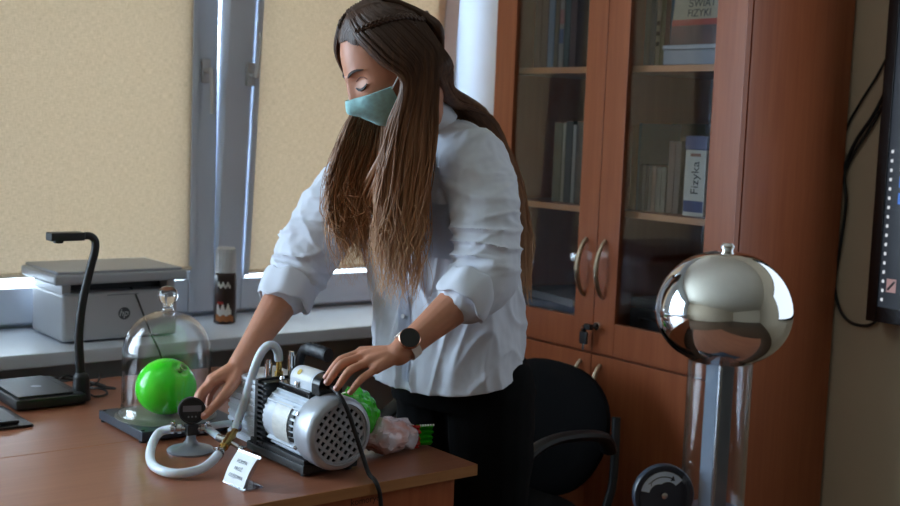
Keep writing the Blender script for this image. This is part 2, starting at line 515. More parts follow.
cpart('middle_panel', (2.424, 2.828, CY0+0.018, CY1-0.018, 0.757, 0.775))
cpart('partition', (2.46, 2.828, 2.392, 2.408, 0.775, CZ))
for zz in (1.150, 1.545):
    for y0, y1 in ((CY0+0.02, 2.390), (2.410, CY1-0.02)):
        s_ = cpart('shelf', (2.452, 2.826, y0, y1, zz, zz+0.018))
        cpart('edge_band', (2.4505, 2.452, y0, y1, zz+0.0005, zz+0.0175), M_cabedge, 0, s_)
def upper_door(y0, y1, hy):
    s0, s1 = (0.075, 0.089) if y0 > 2.3 else (0.094, 0.08)
    q = B()
    bx(q, CX, CX+0.019, y0, y0+s0, 0.772, 1.955, 0.0015); bx(q, CX, CX+0.019, y1-s1, y1, 0.772, 1.955, 0.0015)
    bx(q, CX+0.0004, CX+0.019, y0+s0, y1-s1, 0.772, 0.860, 0.0015); bx(q, CX+0.0004, CX+0.019, y0+s0, y1-s1, 1.868, 1.955, 0.0015)
    d = obj('glazed_door', q, M_cab, t, True)
    q = B(); bx(q, CX+0.008, CX+0.012, y0+s0-0.006, y1-s1+0.006, 0.854, 1.874); obj('door_glass', q, M_glassdoor, d, True, None)
    q = B(); n_ = 16; pts = []
    for i in range(n_):
        a = i/(n_-1); pts.append((CX-0.002-0.032*math.sin(math.pi*a)**0.7, hy, 0.925+0.16*a))
    tube(q, pts, [0.0052+0.0018*math.sin(math.pi*i/(n_-1)) for i in range(n_)], 8)
    obj('handle', q, M_nickel, d, True)
    return d
upper_door(2.4015, CY1, 2.440)
dr = upper_door(CY0, 2.3985, 2.366)
def lower_door(y0, y1, hy):
    q = B(); bx(q, CX, CX+0.019, y0, y1, 0.095, 0.764, 0.0015); d = obj('lower_door', q, M_cab, t, True)
    q = B(); n_ = 16; pts = []
    for i in range(n_):
        a = i/(n_-1); pts.append((CX-0.002-0.032*math.sin(math.pi*a)**0.7, hy, 0.58+0.16*a))
    tube(q, pts, [0.0052+0.0018*math.sin(math.pi*i/(n_-1)) for i in range(n_)], 8)
    obj('handle', q, M_nickel, d, True)
lower_door(2.4015, CY1, 2.440); lower_door(CY0, 2.3985, 2.362)
# lock with a key and a black tag hanging from it
q = B(); lathe(q, [(0.0, 0.010), (0.011, 0.010), (0.013, 0.006), (0.013, 0.0)], (CX, 2.378, 0.846), (-1, 0, 0), 20); obj('lock', q, M_chrome, t, True)
k = thing('key', 'small key with black tag hanging in the cabinet lock', 'key', (CX-0.012, 2.378, 0.846))
q = B(); cyl(q, (CX-0.008, 2.378, 0.846), (CX-0.030, 2.378, 0.846), 0.0022, seg=8); box(q, (CX-0.036, 2.382, 0.846), (0.016, 0.026, 0.016), 0.004); obj('key_bow', q, M_black, k, True)
q = B(); lathe(q, [(0.0075, -0.001), (0.0095, 0), (0.0075, 0.001)], (CX-0.036, 2.400, 0.838), (0.2, 1, 0), 14, cap=False); obj('key_ring', q, M_steel, k, True)
q = B(); box(q, (CX-0.032, 2.402, 0.812), (0.008, 0.030, 0.036), 0.006); cyl(q, (CX-0.032, 2.402, 0.83), (CX-0.032, 2.402, 0.838), 0.006, seg=10); obj('tag', q, M_black, k, True)
q = B(); box(q, (CX-0.032, 2.402, 0.786), (0.003, 0.008, 0.018), 0.001); obj('key_blade', q, M_steel, k, True)

# ================================================================ books and boxes inside the cabinet
def bmat(rgb, r=0.55): return mat('book_cover', rgb, r, var=0.06, vscale=25)
M_pages = mat('book_pages', (214, 206, 186), 0.8, var=0.05, vscale=200, stretch=(1, 30, 1))
def book(y, w, h, d, z, rgb, label, x=2.475, band=None, group=None, lean=0.0):
    """upright book: spine towards the door; y is the lower-Y edge"""
    t_ = thing('book', label, 'book', (x, y+w/2, z+0.0008), group=group)
    if lean: t_.rotation_euler = (lean, 0, 0)
    m_ = bmat(rgb)
    q = B(); bx(q, 0, 0.0025, -w/2, w/2, 0, h, 0.0008); bx(q, 0, d, -w/2, -w/2+0.0022, 0, h, 0.0006); bx(q, 0, d, w/2-0.0022, w/2, 0, h, 0.0006); obj('cover', q, m_, t_)
    q = B(); bx(q, 0.003, d-0.004, -w/2+0.0024, w/2-0.0024, 0.003, h-0.003); obj('pages', q, M_pages, t_, smooth=None)
    if band:
        for (z0, z1, c_) in band:
            q = B(); bx(q, -0.0006, 0.0, -w/2+0.001, w/2-0.001, h*z0, h*z1); obj('spine_label', q, bmat(c_), t_, smooth=None)
    return t_
Z1, Z2, Z0 = 1.5632, 1.1682, 0.7758
# left bay, top shelf
y = 2.792
G = 'tall volumes on the top shelf of the left bay'
for w, h, c_, lb, bd in (
    (0.030, 0.29, (62, 36, 40), 'dark maroon tall book, far left on the top shelf of left bay', None),
    (0.028, 0.29, (48, 34, 36), 'dark brown tall book beside the blue binder', None),
    (0.026, 0.30, (52, 98, 134), 'blue tall binder on the top shelf of left bay', None),
    (0.018, 0.29, (92, 84, 62), 'thin olive tall book right of the blue binder', None),
    (0.020, 0.28, (132, 126, 118), 'grey tall book with pink and blue spine labels', [(0.45, 0.6, (150, 96, 92)), (0.25, 0.4, (70, 84, 120))]),
    (0.022, 0.29, (40, 66, 66), 'dark green tall book in the left bay', None),
    (0.026, 0.28, (70, 38, 36), 'dark red tall book, nearest the partition in left bay', None)):
    y -= w + 0.002
    book(y, w, h, 0.20, Z1, c_, lb, 2.48, bd, G)
# left bay, middle shelf
y = 2.704; G = 'books on the middle shelf of the left bay'
for w, h, c_, lb in (
    (0.036, 0.235, (122, 112, 84), 'thick olive beige book on the middle shelf of left bay'),
    (0.012, 0.235, (176, 168, 146), 'thin pale book beside the thick olive one'),
    (0.028, 0.24, (60, 62, 56), 'dark grey green book on the middle shelf'),
    (0.014, 0.23, (168, 166, 158), 'narrow light grey book on the middle shelf of left bay'),
    (0.030, 0.24, (52, 44, 42), 'dark brown book against the partition, middle shelf')):
    y -= w + 0.0015
    book(y, w, h, 0.18, Z2, c_, lb, 2.50, None, G)
# left bay, bottom: piles of paper folders
G = 'flat folders piled in the left bay'
zz = Z0
for i, (c_, lb) in enumerate((((170, 172, 176), 'pale grey flat folder, lowest of the pile behind left glass'), ((92, 104, 134), 'blue grey flat folder, second from bottom of the pile'), ((150, 152, 160), 'light grey flat folder in the middle of pile'), ((70, 78, 112), 'dark blue flat folder near top of pile'), ((120, 124, 136), 'grey flat folder, topmost of the pile behind left glass'))):
    f_ = thing('paper_folder', lb, 'folder', (2.60, 2.68, zz), math.radians((-6, 5, -3, 8, -10)[i]), G)
    q = B(); bx(q, -0.11, 0.11, -0.15, 0.15, 0.0006, 0.0026, 0.0006); bx(q, -0.11, 0.11, -0.15, 0.15, 0.020, 0.022, 0.0006); bx(q, -0.112, -0.11, -0.15, 0.15, 0.0006, 0.022, 0.0006); obj('cover', q, bmat(c_), f_)
    q = B(); bx(q, -0.105, 0.107, -0.146, 0.146, 0.003, 0.0195); obj('papers', q, M_pages, f_, smooth=None)
    zz += 0.0235
# right bay, top shelf
y = 2.388; G = 'tall volumes on the top shelf of the right bay'
for w, h, c_, lb, bd in (
    (0.020, 0.29, (76, 92, 104), 'slate blue tall book beside the partition, right bay top shelf', None),
    (0.020, 0.29, (54, 82, 108), 'dark blue tall book in the right bay', None),
    (0.013, 0.28, (176, 172, 160), 'narrow white tall book with dotted spine in right bay', [(0.3, 0.34, (40, 40, 40)), (0.4, 0.44, (40, 40, 40)), (0.2, 0.24, (40, 40, 40))]),
    (0.016, 0.29, (118, 118, 84), 'olive tall book in the right bay', None),
    (0.016, 0.28, (112, 74, 62), 'brown tall book in the right bay', None),
    (0.014, 0.29, (62, 104, 140), 'bright blue narrow tall book beside the leaning cover', None),
    (0.012, 0.285, (178, 162, 128), 'thin cream tall book touching the leaning cover', None)):
    y -= w + 0.0015
    book(y, w, h, 0.16, Z1+0.001, c_, lb, 2.53, bd, G)
# grey flat tray and the front-facing book standing on it
tr = thing('flat_box', 'flat grey box under the front-facing book', 'box', (2.50, 2.12, Z1+0.0006))
q = B(); bx(q, 2.462, 2.66, 1.965, 2.252, Z1+0.0008, Z1+0.040, 0.003); obj('box_body', q, mat('grey_box_card', (140, 146, 156), 0.5), tr, True)
q = B(); bx(q, 2.459, 2.662, 1.963, 2.254, Z1+0.041, Z1+0.052, 0.002); obj('box_lid', q, mat('light_grey_card', (172, 176, 184), 0.45), tr, True)
zb = Z1+0.0525
fb = thing('book', 'front-facing book titled in black over a red band, on the flat box', 'book', (2.49, 2.165, zb)); fb.rotation_euler = (0, math.radians(6), 0)
q = B(); bx(q, 0, 0.002, -0.11, 0.092, 0, 0.30, 0.0005); bx(q, 0.018, 0.020, -0.11, 0.092, 0, 0.30, 0.0005); bx(q, 0, 0.020, 0.090, 0.092, 0, 0.30, 0.0005); cv = obj('cover', q, bmat((168, 156, 132)), fb)
q = B(); bx(q, 0.0024, 0.0176, -0.107, 0.089, 0.003, 0.297); obj('pages', q, M_pages, fb, smooth=None)
q = B(); bx(q, -0.0006, 0, -0.11, 0.092, 0.053, 0.069); obj('red_band', q, bmat((168, 62, 46)), fb, smooth=None)
q = B(); bx(q, -0.0006, 0, -0.11, 0.092, 0.0, 0.053); obj('dark_picture', q, mat('dark_cover_picture', (46, 40, 40), 0.5, rgb2=(110, 66, 58), vscale=14), fb, smooth=None)
M_print = mat('black_print', (22, 20, 20), 0.6, var=0.1)
text('title', 'ŚWIAT', 0.029, M_print, cv, (-0.001, -0.004, 0.110), (0, -1, 0), (0, 0, 1), 0.0002, world=False)
text('title', 'FIZYKI', 0.028, M_print, cv, (-0.001, 0.002, 0.084), (0, -1, 0), (0, 0, 1), 0.0002, world=False)
# right bay, middle shelf
y = 2.345; G = 'books on the middle shelf of the right bay'
book(2.361, 0.022, 0.235, 0.16, Z2, (150, 102, 60), 'orange brown book beside the partition, middle shelf', 2.50, None, G)
book(2.350, 0.009, 0.24, 0.16, Z2, (84, 110, 130), 'thin blue grey book beside the orange one', 2.50, None, G)
db = thing('box', 'large dark brown box standing behind the small books', 'box', (2.66, 2.325, Z2+0.0005))
q = B(); bx(q, 2.665, 2.72, 2.265, 2.387, Z2+0.001, Z2+0.24, 0.003); obj('box_body', q, mat('brown_box_card', (92, 76, 62), 0.6, var=0.25, vscale=18), db, True)
q = B(); bx(q, 2.663, 2.722, 2.263, 2.389, Z2+0.205, Z2+0.246, 0.002); obj('box_lid', q, mat('dark_brown_card', (66, 56, 48), 0.6, var=0.2), db, True)
y = 2.347
for w, h, c_, lb in ((0.012, 0.128, (56, 68, 84), 'small dark blue book in front of the brown box'), (0.009, 0.126, (178, 184, 190), 'small white book in front of the brown box'),
    (0.012, 0.128, (62, 76, 90), 'small slate book between the two pale ones'), (0.010, 0.127, (150, 156, 160), 'small grey book right of the slate one'),
    (0.014, 0.126, (190, 172, 160), 'small pinkish cream book in front of the brown box'), (0.018, 0.124, (122, 114, 98), 'small khaki book near the tall brown volumes'),
    (0.016, 0.124, (108, 102, 88), 'small dull green book beside the tall brown volumes')):
    y -= w + 0.0012
    book(y, w, h, 0.09, Z2, c_, lb, 2.495, None, 'small books on the middle shelf of the right bay')
for w, lb in ((0.022, 'tall reddish brown volume left of the white box'), (0.020, 'tall dark brown volume touching the white box')):
    y -= w + 0.0012
    book(y, w, 0.195, 0.12, Z2, (104, 84, 72) if 'reddish' in lb else (84, 74, 68), lb, 2.50, None, G)
fx = thing('box', 'white upright box with blue lid and blue foot', 'box', (2.53, 2.13, Z2+0.0005))
q = B(); bx(q, 2.478, 2.56, 2.098, 2.168, Z2+0.001, Z2+0.175, 0.002); bb = obj('box_body', q, mat('white_box_card', (196, 192, 180), 0.5), fx, True)
q = B(); bx(q, 2.476, 2.562, 2.096, 2.170, Z2+0.175, Z2+0.212, 0.004); obj('box_lid', q, mat('blue_lid', (42, 50, 104), 0.4), fx, True)
q = B(); bx(q, 2.4772, 2.478, 2.10, 2.166, Z2+0.012, Z2+0.042); obj('blue_band', q, mat('blue_print', (48, 58, 104), 0.5), fx, True, None)
q = B(); bx(q, 2.4772, 2.478, 2.116, 2.15, Z2+0.158, Z2+0.166); obj('print_mark', q, mat('brown_print', (140, 92, 70), 0.5), fx, True, None)
text('lettering', 'Fizyka', 0.036, M_print, bb, (2.4774, 2.130, Z2+0.102), (0, 0, 1), (0, 1, 0), 0.0002)
# right bay, bottom: dark instrument cases
ic = thing('instrument_case', 'dark instrument case behind the right glass door', 'case', (2.58, 2.26, Z0))
q = B(); bx(q, 2.50, 2.70, 2.19, 2.36, Z0+0.001, Z0+0.12, 0.008); obj('case_body', q, mat('dark_case', (44, 46, 52), 0.4), ic, True)
q = B(); bx(q, 2.50, 2.70, 2.19, 2.36, Z0+0.122, Z0+0.15, 0.008); obj('case_lid', q, mat('dark_case_lid', (58, 60, 66), 0.4), ic, True)
q = B(); tube(q, smooth_path([(2.498, 2.24, Z0+0.09), (2.48, 2.25, Z0+0.10), (2.48, 2.30, Z0+0.10), (2.498, 2.31, Z0+0.09)], 12), 0.004, 8); obj('handle', q, M_black, ic, True)
ic = thing('instrument_case', 'lower grey instrument case beside the side panel', 'case', (2.58, 2.07, Z0))
q = B(); bx(q, 2.50, 2.72, 1.975, 2.165, Z0+0.001, Z0+0.085, 0.006); obj('case_body', q, mat('grey_case', (96, 100, 108), 0.4), ic, True)
q = B(); bx(q, 2.50, 2.72, 1.975, 2.165, Z0+0.087, Z0+0.105, 0.006); obj('case_lid', q, mat('grey_case_lid', (76, 80, 90), 0.4), ic, True)

# ================================================================ chair behind the woman
M_fabric = mat('black_chair_fabric', (11, 11, 14), 0.95, spec=0.2, var=0.15, vscale=120, bump=0.2, bscale=500)
ch = thing('office_chair', 'black padded chair with rounded back and armrests before the cabinet', 'chair', (2.02, 2.345, 0))
def rounded_pad(w, h, th, e=2.6, n=40, bulge=0.012):
    rings = []
    for j, (s, o) in enumerate(((0.0, -1.0), (0.75, -1.0), (0.93, -0.8), (1.0, -0.3), (1.0, 0.3), (0.93, 0.8), (0.75, 1.0), (0.0, 1.0))):
        r = []
        for k_ in range(n):
            a = 2*math.pi*k_/n
            cx_, sx_ = math.cos(a), math.sin(a)
            r.append((o*th/2, s*w/2*math.copysign(abs(cx_)**(2/e), cx_), s*h/2*math.copysign(abs(sx_)**(2/e), sx_)))
        rings.append(r)
    q = B(); loft(q, rings, cap=False); bmesh.ops.remove_doubles(q, verts=q.verts, dist=1e-6)
    return q
q = rounded_pad(0.42, 0.355, 0.05)
for v in q.verts: v.co.x += 0.35*v.co.y**2; v.co.y *= (1.0-0.25*max(0, -v.co.z)/0.18)
bmesh.ops.rotate(q, matrix=Matrix.Rotation(math.radians(9), 3, 'Y'), verts=q.verts)
bmesh.ops.translate(q, vec=(0.180, 0.010, 0.592), verts=q.verts); obj('backrest', q, M_fabric, ch)
q = rounded_pad(0.44, 0.36, 0.06, 3.2); bmesh.ops.rotate(q, matrix=Matrix.Rotation(math.radians(90), 3, 'Y'), verts=q.verts); bmesh.ops.translate(q, vec=(0.0, 0, 0.40), verts=q.verts); obj('seat', q, M_fabric, ch)
for s in (-1, 1):
    q = B(); tube(q, smooth_path([(0.17, s*0.235, 0.585), (0.10, s*0.27, 0.638), (-0.04, s*0.274, 0.652), (-0.13, s*0.274, 0.628), (-0.19, s*0.274, 0.56), (-0.19, s*0.262, 0.40)], 24), [0.014]*24, 10, flat=1.5); obj('armrest', q, M_black, ch)
    q = B(); tube(q, smooth_path([(0.215, s*0.21, 0.66), (0.20, s*0.225, 0.50), (0.17, s*0.225, 0.36), (0.20, s*0.23, 0.012)], 20), 0.0115, 10); obj('leg', q, M_black, ch)
    q = B(); tube(q, smooth_path([(0.17, s*0.225, 0.362), (-0.06, s*0.225, 0.362), (-0.16, s*0.235, 0.35), (-0.19, s*0.24, 0.24), (-0.185, s*0.24, 0.012)], 22), 0.0115, 10); obj('leg', q, M_black, ch)
q = B(); tube(q, [(0.17, -0.225, 0.36), (0.17, 0.225, 0.36)], 0.011, 8); tube(q, [(-0.14, -0.232, 0.352), (-0.14, 0.232, 0.352)], 0.011, 8); obj('stretcher', q, M_black, ch)
ch.rotation_euler.z = 0.0

# ================================================================ wall screen and its cables
TX = 2.775
tv = thing('wall_screen', 'large black framed flat screen mounted on the right wall', 'screen', (2.81, 0.92, 0.93))
M_screen = bpy.data.materials.new('screen_display')
q = B(); bx(q, TX+0.006, 2.835, 0.06, 1.79, 0.925, 1.92, 0.006); obj('housing', q, M_black, tv, True)
q = B(); bx(q, TX, TX+0.012, 1.762, 1.792, 0.925, 1.92, 0.002); bx(q, TX, TX+0.012, 0.058, 0.088, 0.925, 1.92, 0.002); bx(q, TX, TX+0.012, 0.088, 1.762, 0.925, 0.965, 0.002); bx(q, TX, TX+0.012, 0.088, 1.762, 1.89, 1.92, 0.002); obj('bezel', q, M_blackg, tv, True)
q = B(); bx(q, TX+0.004, TX+0.008, 1.655, 1.762, 0.965, 1.89); obj('toolbar_panel', q, emit('toolbar_display', (40, 46, 54), 0.45), tv, True, None)
q = B(); bx(q, TX+0.004, TX+0.008, 0.088, 1.6545, 0.965, 1.89); obj('display', q, emit('white_display', (225, 240, 255), 0.65), tv, True, None)
q = B()
for i in range(17):
    zz = 1.36-i*0.0235
    box(q, (TX+0.0035, 1.752, zz), (0.001, 0.006, 0.008))
obj('small_icons', q, emit('icon_white', (210, 214, 220), 0.5), tv, True, None)
for zz, c_ in ((1.405, (90, 190, 150)), (1.365, (220, 110, 130)), (1.325, (210, 210, 220)), (1.285, (50, 110, 200)), (1.243, (60, 120, 220))):
    q = B(); box(q, (TX+0.0035, 1.714, zz), (0.001, 0.026, 0.028)); obj('icon', q, emit('icon_colour', c_, 0.45), tv, True, None)
    q = B(); box(q, (TX+0.0028, 1.714, zz), (0.0005, 0.014, 0.015)); obj('icon_mark', q, emit('icon_dark', (24, 30, 60), 0.4), tv, True, None)
q = B(); box(q, (TX+0.0035, 1.728, 1.022), (0.001, 0.026, 0.034)); obj('thumbnail', q, emit('icon_thumb', (150, 120, 120), 0.5), tv, True, None)
q = B(); box(q, (TX+0.0028, 1.728, 1.022), (0.0005, 0.006, 0.030), rot=Matrix.Rotation(0.7, 3, 'X')); obj('thumbnail_mark', q, emit('icon_dark2', (30, 30, 34), 0.3), tv, True, None)
q = B(); bx(q, TX+0.003, TX+0.0038, 1.66, 1.70, 1.0, 1.045); obj('thumbnail', q, emit('icon_grey', (170, 176, 186), 0.5), tv, True, None)
for lb, pts, r in (('upper thin black cable slanting from cabinet to screen', [(2.843, 1.80, 1.66), (2.842, 1.85, 1.56), (2.842, 1.90, 1.48), (2.842, 1.935, 1.41), (2.843, 1.95, 1.30), (2.843, 1.96, 0.6), (2.843, 1.965, 0.02)], 0.0035),
    ('middle thick black cable slanting from cabinet to screen', [(2.841, 1.80, 1.57), (2.84, 1.85, 1.46), (2.84, 1.90, 1.385), (2.84, 1.93, 1.31), (2.841, 1.945, 1.22), (2.841, 1.955, 0.6), (2.843, 1.955, 0.02)], 0.005),
    ('black cable looping down the wall under the screen corner', [(2.842, 1.80, 1.53), (2.84, 1.86, 1.42), (2.84, 1.905, 1.35), (2.84, 1.928, 1.29), (2.84, 1.918, 1.22), (2.84, 1.926, 1.10), (2.84, 1.935, 1.00), (2.84, 1.915, 0.935), (2.84, 1.88, 0.903), (2.84, 1.83, 0.900), (2.84, 1.80, 0.92), (2.842, 1.78, 0.96)], 0.0042)):
    q = B(); tube(q, smooth_path(pts, 48), r, 8); tag(obj('cable', q, M_rubber), lb, 'cable', 'black cables beside the wall screen')
# ================================================================ bell jar on its plate, green balloon inside
ZD = 0.72
jx, jy = 1.116, 2.380
pl = thing('pump_plate', 'dark slate square vacuum plate under the bell jar', 'plate', (jx, 2.378, ZD))
q = B(); bx(q, 1.012, 1.236, 2.268, 2.492, ZD+0.004, ZD+0.024, 0.003); obj('plate_body', q, mat('slate_blue_plate', (46, 54, 66), 0.4, var=0.08), pl, True)
q = B(); lathe(q, [(0.0, 0.0), (0.1065, 0.0), (0.1065, 0.0015), (0.0, 0.0015)], (jx, jy, ZD+0.0242), seg=48); obj('sealing_disc', q, mat('grey_plate_disc', (118, 116, 108), 0.35, var=0.05), pl, True)
for sx in (1.020, 1.222):
    for sy in (2.282, 2.478):
        q = B(); cyl(q, (sx, sy, ZD), (sx, sy, ZD+0.004), 0.008, seg=12); obj('foot', q, M_rubber, pl, True)
        q = B(); cyl(q, (sx, sy, ZD+0.024), (sx, sy, ZD+0.0255), 0.004, seg=10); obj('screw', q, M_black, pl, True)
q = B(); tube(q, [(1.20, 2.270, ZD+0.014), (1.20, 2.235, ZD+0.016)], 0.008, 12); obj('outlet', q, M_steel, pl, True)

M_jar = thin_glass('bell_jar_glass', (0.985, 0.99, 0.988), boost=1.0)
zj = ZD+0.0258
jar = thing('bell_jar', 'clear glass bell jar with round knob over green balloon', 'bell jar', (jx, jy, zj))
prof = [(0.097, 0.0), (0.1015, 0.002), (0.102, 0.006), (0.099, 0.011), (0.0945, 0.016), (0.0935, 0.03), (0.093, 0.08), (0.093, 0.13)]
for i in range(1, 13):
    a = math.radians(90*i/13); prof.append((0.093*math.cos(a)**0.92, 0.13+0.093*math.sin(a)))
prof += [(0.014, 0.2245), (0.010, 0.2265)]
inner = [(r-0.0032, max(h-0.003, 0.0)) if h > 0.01 else (r-0.008, h) for r, h in prof[:-2]]
q = B(); lathe(q, prof, seg=56, cap=False); obj('jar_wall', q, M_jar, jar, smooth=60)
q = B(); lathe(q, inner+[(0.0, 0.2215)], seg=56, cap=False); obj('inner_wall', q, M_jar, jar, smooth=60)
M_kn = bpy.data.materials.new('solid_glass'); M_kn.use_nodes = True
pp = M_kn.node_tree.nodes['Principled BSDF']; pp.inputs['Transmission Weight'].default_value = 1.0; pp.inputs['Roughness'].default_value = 0.02; pp.inputs['IOR'].default_value = 1.5
q = B(); lathe(q, [(0.0, 0.2250), (0.012, 0.2258), (0.010, 0.233), (0.012, 0.239), (0.019, 0.246), (0.0215, 0.256), (0.019, 0.267), (0.012, 0.274), (0.0, 0.277)], seg=32); obj('knob', q, M_kn, jar, smooth=80)

M_ball = mat('green_balloon_latex', (62, 250, 34), 0.2, var=0.04, vscale=8, coat=0.2, sss=0.1)
bl = thing('balloon', 'shiny bright green inflated balloon under the glass jar', 'balloon', (jx-0.004, jy-0.006, zj))
q = B(); ball(q, (0, 0, 0), 1.0, 4)
for v in q.verts:
    x, y, z = v.co; k_ = 1.0
    v.co = Vector((x*0.064*(1-0.04*z), y*0.064*(1-0.04*z), z*0.060))
ax = Vector((0.30, -0.62, 0.72)).normalized()
Rb = Vector((0, 0, 1)).rotation_difference(ax).to_matrix()
for v in q.verts:
    d = v.co.normalized().dot(ax)
    if d > 0.955: v.co -= ax*0.012*((d-0.955)/0.045)**1.0
bmesh.ops.translate(q, vec=(0, 0, 0.0622), verts=q.verts); skin_ = obj('balloon_skin', q, M_ball, bl, smooth=80)
q = B(); c_ = Vector((0, 0, 0.0622))+ax*0.053; ball(q, c_, (0.006, 0.006, 0.005), 2); lathe(q, [(0.003, 0.0), (0.004, 0.005), (0.009, 0.012), (0.0095, 0.013), (0.006, 0.012)], c_, ax, 14, cap=False); obj('knot', q, mat('green_latex_knot', (40, 150, 20), 0.3), bl)

# ================================================================ vacuum gauge on a flared foot
gx, gy = 1.072, 2.172
g = thing('vacuum_gauge', 'round black vacuum gauge on a grey flared metal foot', 'gauge', (gx, gy, ZD))
M_foot = mat('grey_hammered_foot', (146, 152, 160), 0.35, 0.4, var=0.05)
q = B(); lathe(q, [(0.0, 0.0), (0.046, 0.0), (0.047, 0.004), (0.043, 0.007), (0.030, 0.0105), (0.016, 0.016), (0.010, 0.024), (0.0085, 0.036), (0.0, 0.036)], seg=40); obj('foot', q, M_foot, g, smooth=50)
q = B(); bx(q, -0.012, 0.012, -0.010, 0.010, 0.034, 0.055, 0.002); cyl(q, (0, 0, 0.055), (0, 0, 0.064), 0.006); obj('manifold', q, M_black, g)
gd = Vector((-0.32, -0.90, 0.12)).normalized(); gc = Vector((0, 0, 0.0835))
q = B(); lathe(q, [(0.0, -0.016), (0.023, -0.016), (0.0255, -0.013), (0.0265, 0.010), (0.0265, 0.014), (0.024, 0.015), (0.0235, 0.0125), (0.0, 0.0125)], gc, gd, 36); hs = obj('housing', q, M_black, g)
gX = Vector((0.94, -0.334, 0)).normalized(); gY = gd.cross(gX)*-1
if gY.z < 0: gY = -gY
def on_face(u, v, w): return gc + gX*u + gY*v + gd*w
q = B(); vs = [q.verts.new(on_face(u, v, 0.0131)) for u, v in ((-0.018, -0.002), (0.018, -0.002), (0.018, 0.010), (-0.018, 0.010))]; q.faces.new(vs); obj('display_window', q, mat('lcd_grey', (118, 116, 124), 0.25, var=0.1), hs, smooth=None)
q = B()
for u in (-0.007, 0.0, 0.007):
    lathe(q, [(0.0018, 0), (0.0018, 0.0006), (0.0, 0.0006)], on_face(u, -0.012, 0.0128), gd, 10)
obj('button', q, mat('button_grey', (120, 122, 128), 0.4), hs)
text('display_digits', '-0.98', 0.010, mat('lcd_dark', (60, 60, 64), 0.4), hs, on_face(0, 0.0035, 0.0134), gX, gY, 0.0001, world=False) if False else None
# side fittings
def fitting(nm, p0, p1, r, m, par, world=True):
    q_ = B(); p0 = Vector(p0); p1 = Vector(p1); d_ = (p1-p0); L_ = d_.length
    lathe(q_, [(0.0, 0.0), (r*0.8, 0.0), (r*0.8, L_*0.2), (r*1.25, L_*0.22), (r*1.25, L_*0.5), (r*0.75, L_*0.52), (r*0.95, L_*0.62), (r*0.75, L_*0.72), (r*0.95, L_*0.82), (r*0.7, L_*1.0), (0.0, L_)], p0, d_, 14)
    return obj(nm, q_, m, par, world)
fitting('hose_barb', (gx-0.010, gy+0.004, 0.766), (gx-0.036, gy+0.022, 0.766), 0.0075, M_steel, g)
fitting('hose_barb', (gx+0.010, gy-0.004, 0.766), (gx+0.038, gy-0.012, 0.764), 0.0075, M_steel, g)
def clamp(p, d, r, nm, par):
    q_ = B(); lathe(q_, [(r*0.9, -0.0035), (r*1.12, -0.0035), (r*1.12, 0.0035), (r*0.9, 0.0035)], p, d, 18, cap=False)
    d = Vector(d).normalized(); s_ = d.cross(Vector((0, 0, 1))); s_.normalize()
    c2 = Vector(p)+Vector((0, 0, r*1.2))
    box(q_, c2, (0.007, 0.007, 0.006), 0.001); cyl(q_, c2-s_*0.010, c2+s_*0.010, 0.0022, seg=8)
    return obj(nm, q_, M_steel, par, True)
clamp((gx-0.030, gy+0.018, 0.766), (-0.8, 0.55, 0), 0.0092, 'hose_clamp', g)
clamp((gx+0.032, gy-0.010, 0.765), (1, -0.3, 0), 0.0085, 'hose_clamp', g)

# T fitting between the hoses
tf = thing('tee_fitting', 'brass and steel tee fitting joining the clear hoses', 'fitting', (1.112, 2.095, ZD))
q = B(); A_ = Vector((1.074, 2.056, 0.7435)); C_ = Vector((1.148, 2.130, 0.764)); Mi = (A_+C_)/2
tube(q, [A_, A_.lerp(C_, 0.25), A_.lerp(C_, 0.26), A_.lerp(C_, 0.74), A_.lerp(C_, 0.75), C_], [0.0065, 0.0065, 0.0095, 0.0095, 0.0065, 0.0065], 14); obj('tee_body', q, M_brass, tf, True)
q = B(); cyl(q, Mi, Mi+Vector((-0.010, 0.022, 0.004)), 0.0075, seg=12); obj('side_port', q, M_steel, tf, True)
q = B(); cyl(q, Mi, Mi+Vector((0.012, -0.024, -0.008)), 0.0045, seg=10); ball(q, Mi+Vector((0.014, -0.028, -0.010)), 0.0065, 2); cyl(q, Mi+Vector((0.004, -0.034, -0.010)), Mi+Vector((0.026, -0.024, -0.010)), 0.003, seg=8); obj('bleed_tap', q, M_steel, tf, True)
clamp(A_+Vector((-0.004, -0.004, -0.001)), (1, 1, 0.2), 0.0095, 'hose_clamp', tf)
clamp(C_+Vector((0.006, 0.006, 0.003)), (1, 1, 0.6), 0.0095, 'hose_clamp', tf)
M_hose = mat('milky_silicone_hose', (218, 228, 238), 0.3, var=0.03, sss=0.3)
q = B(); tube(q, smooth_path([(gx-0.026, gy+0.016, 0.766), (1.020, 2.205, 0.757), (0.985, 2.165, 0.740), (0.958, 2.105, 0.731), (0.950, 2.050, 0.7305), (0.968, 2.012, 0.7305), (1.010, 2.008, 0.733), (1.046, 2.030, 0.738), (1.078, 2.060, 0.7445)], 56), 0.0088, 18); tag(obj('hose', q, M_hose), 'milky hose looping over the desk in front of the gauge', 'hose', 'milky vacuum hoses')
q = B(); tube(q, smooth_path([(1.146, 2.128, 0.763), (1.160, 2.140, 0.785), (1.170, 2.132, 0.825), (1.176, 2.120, 0.870), (1.184, 2.110, 0.908), (1.196, 2.104, 0.930), (1.210, 2.100, 0.934), (1.221, 2.099, 0.922), (1.225, 2.099, 0.902)], 56), 0.0088, 18); tag(obj('hose', q, M_hose), 'milky hose arching up to the brass inlet of the pump', 'hose', 'milky vacuum hoses')
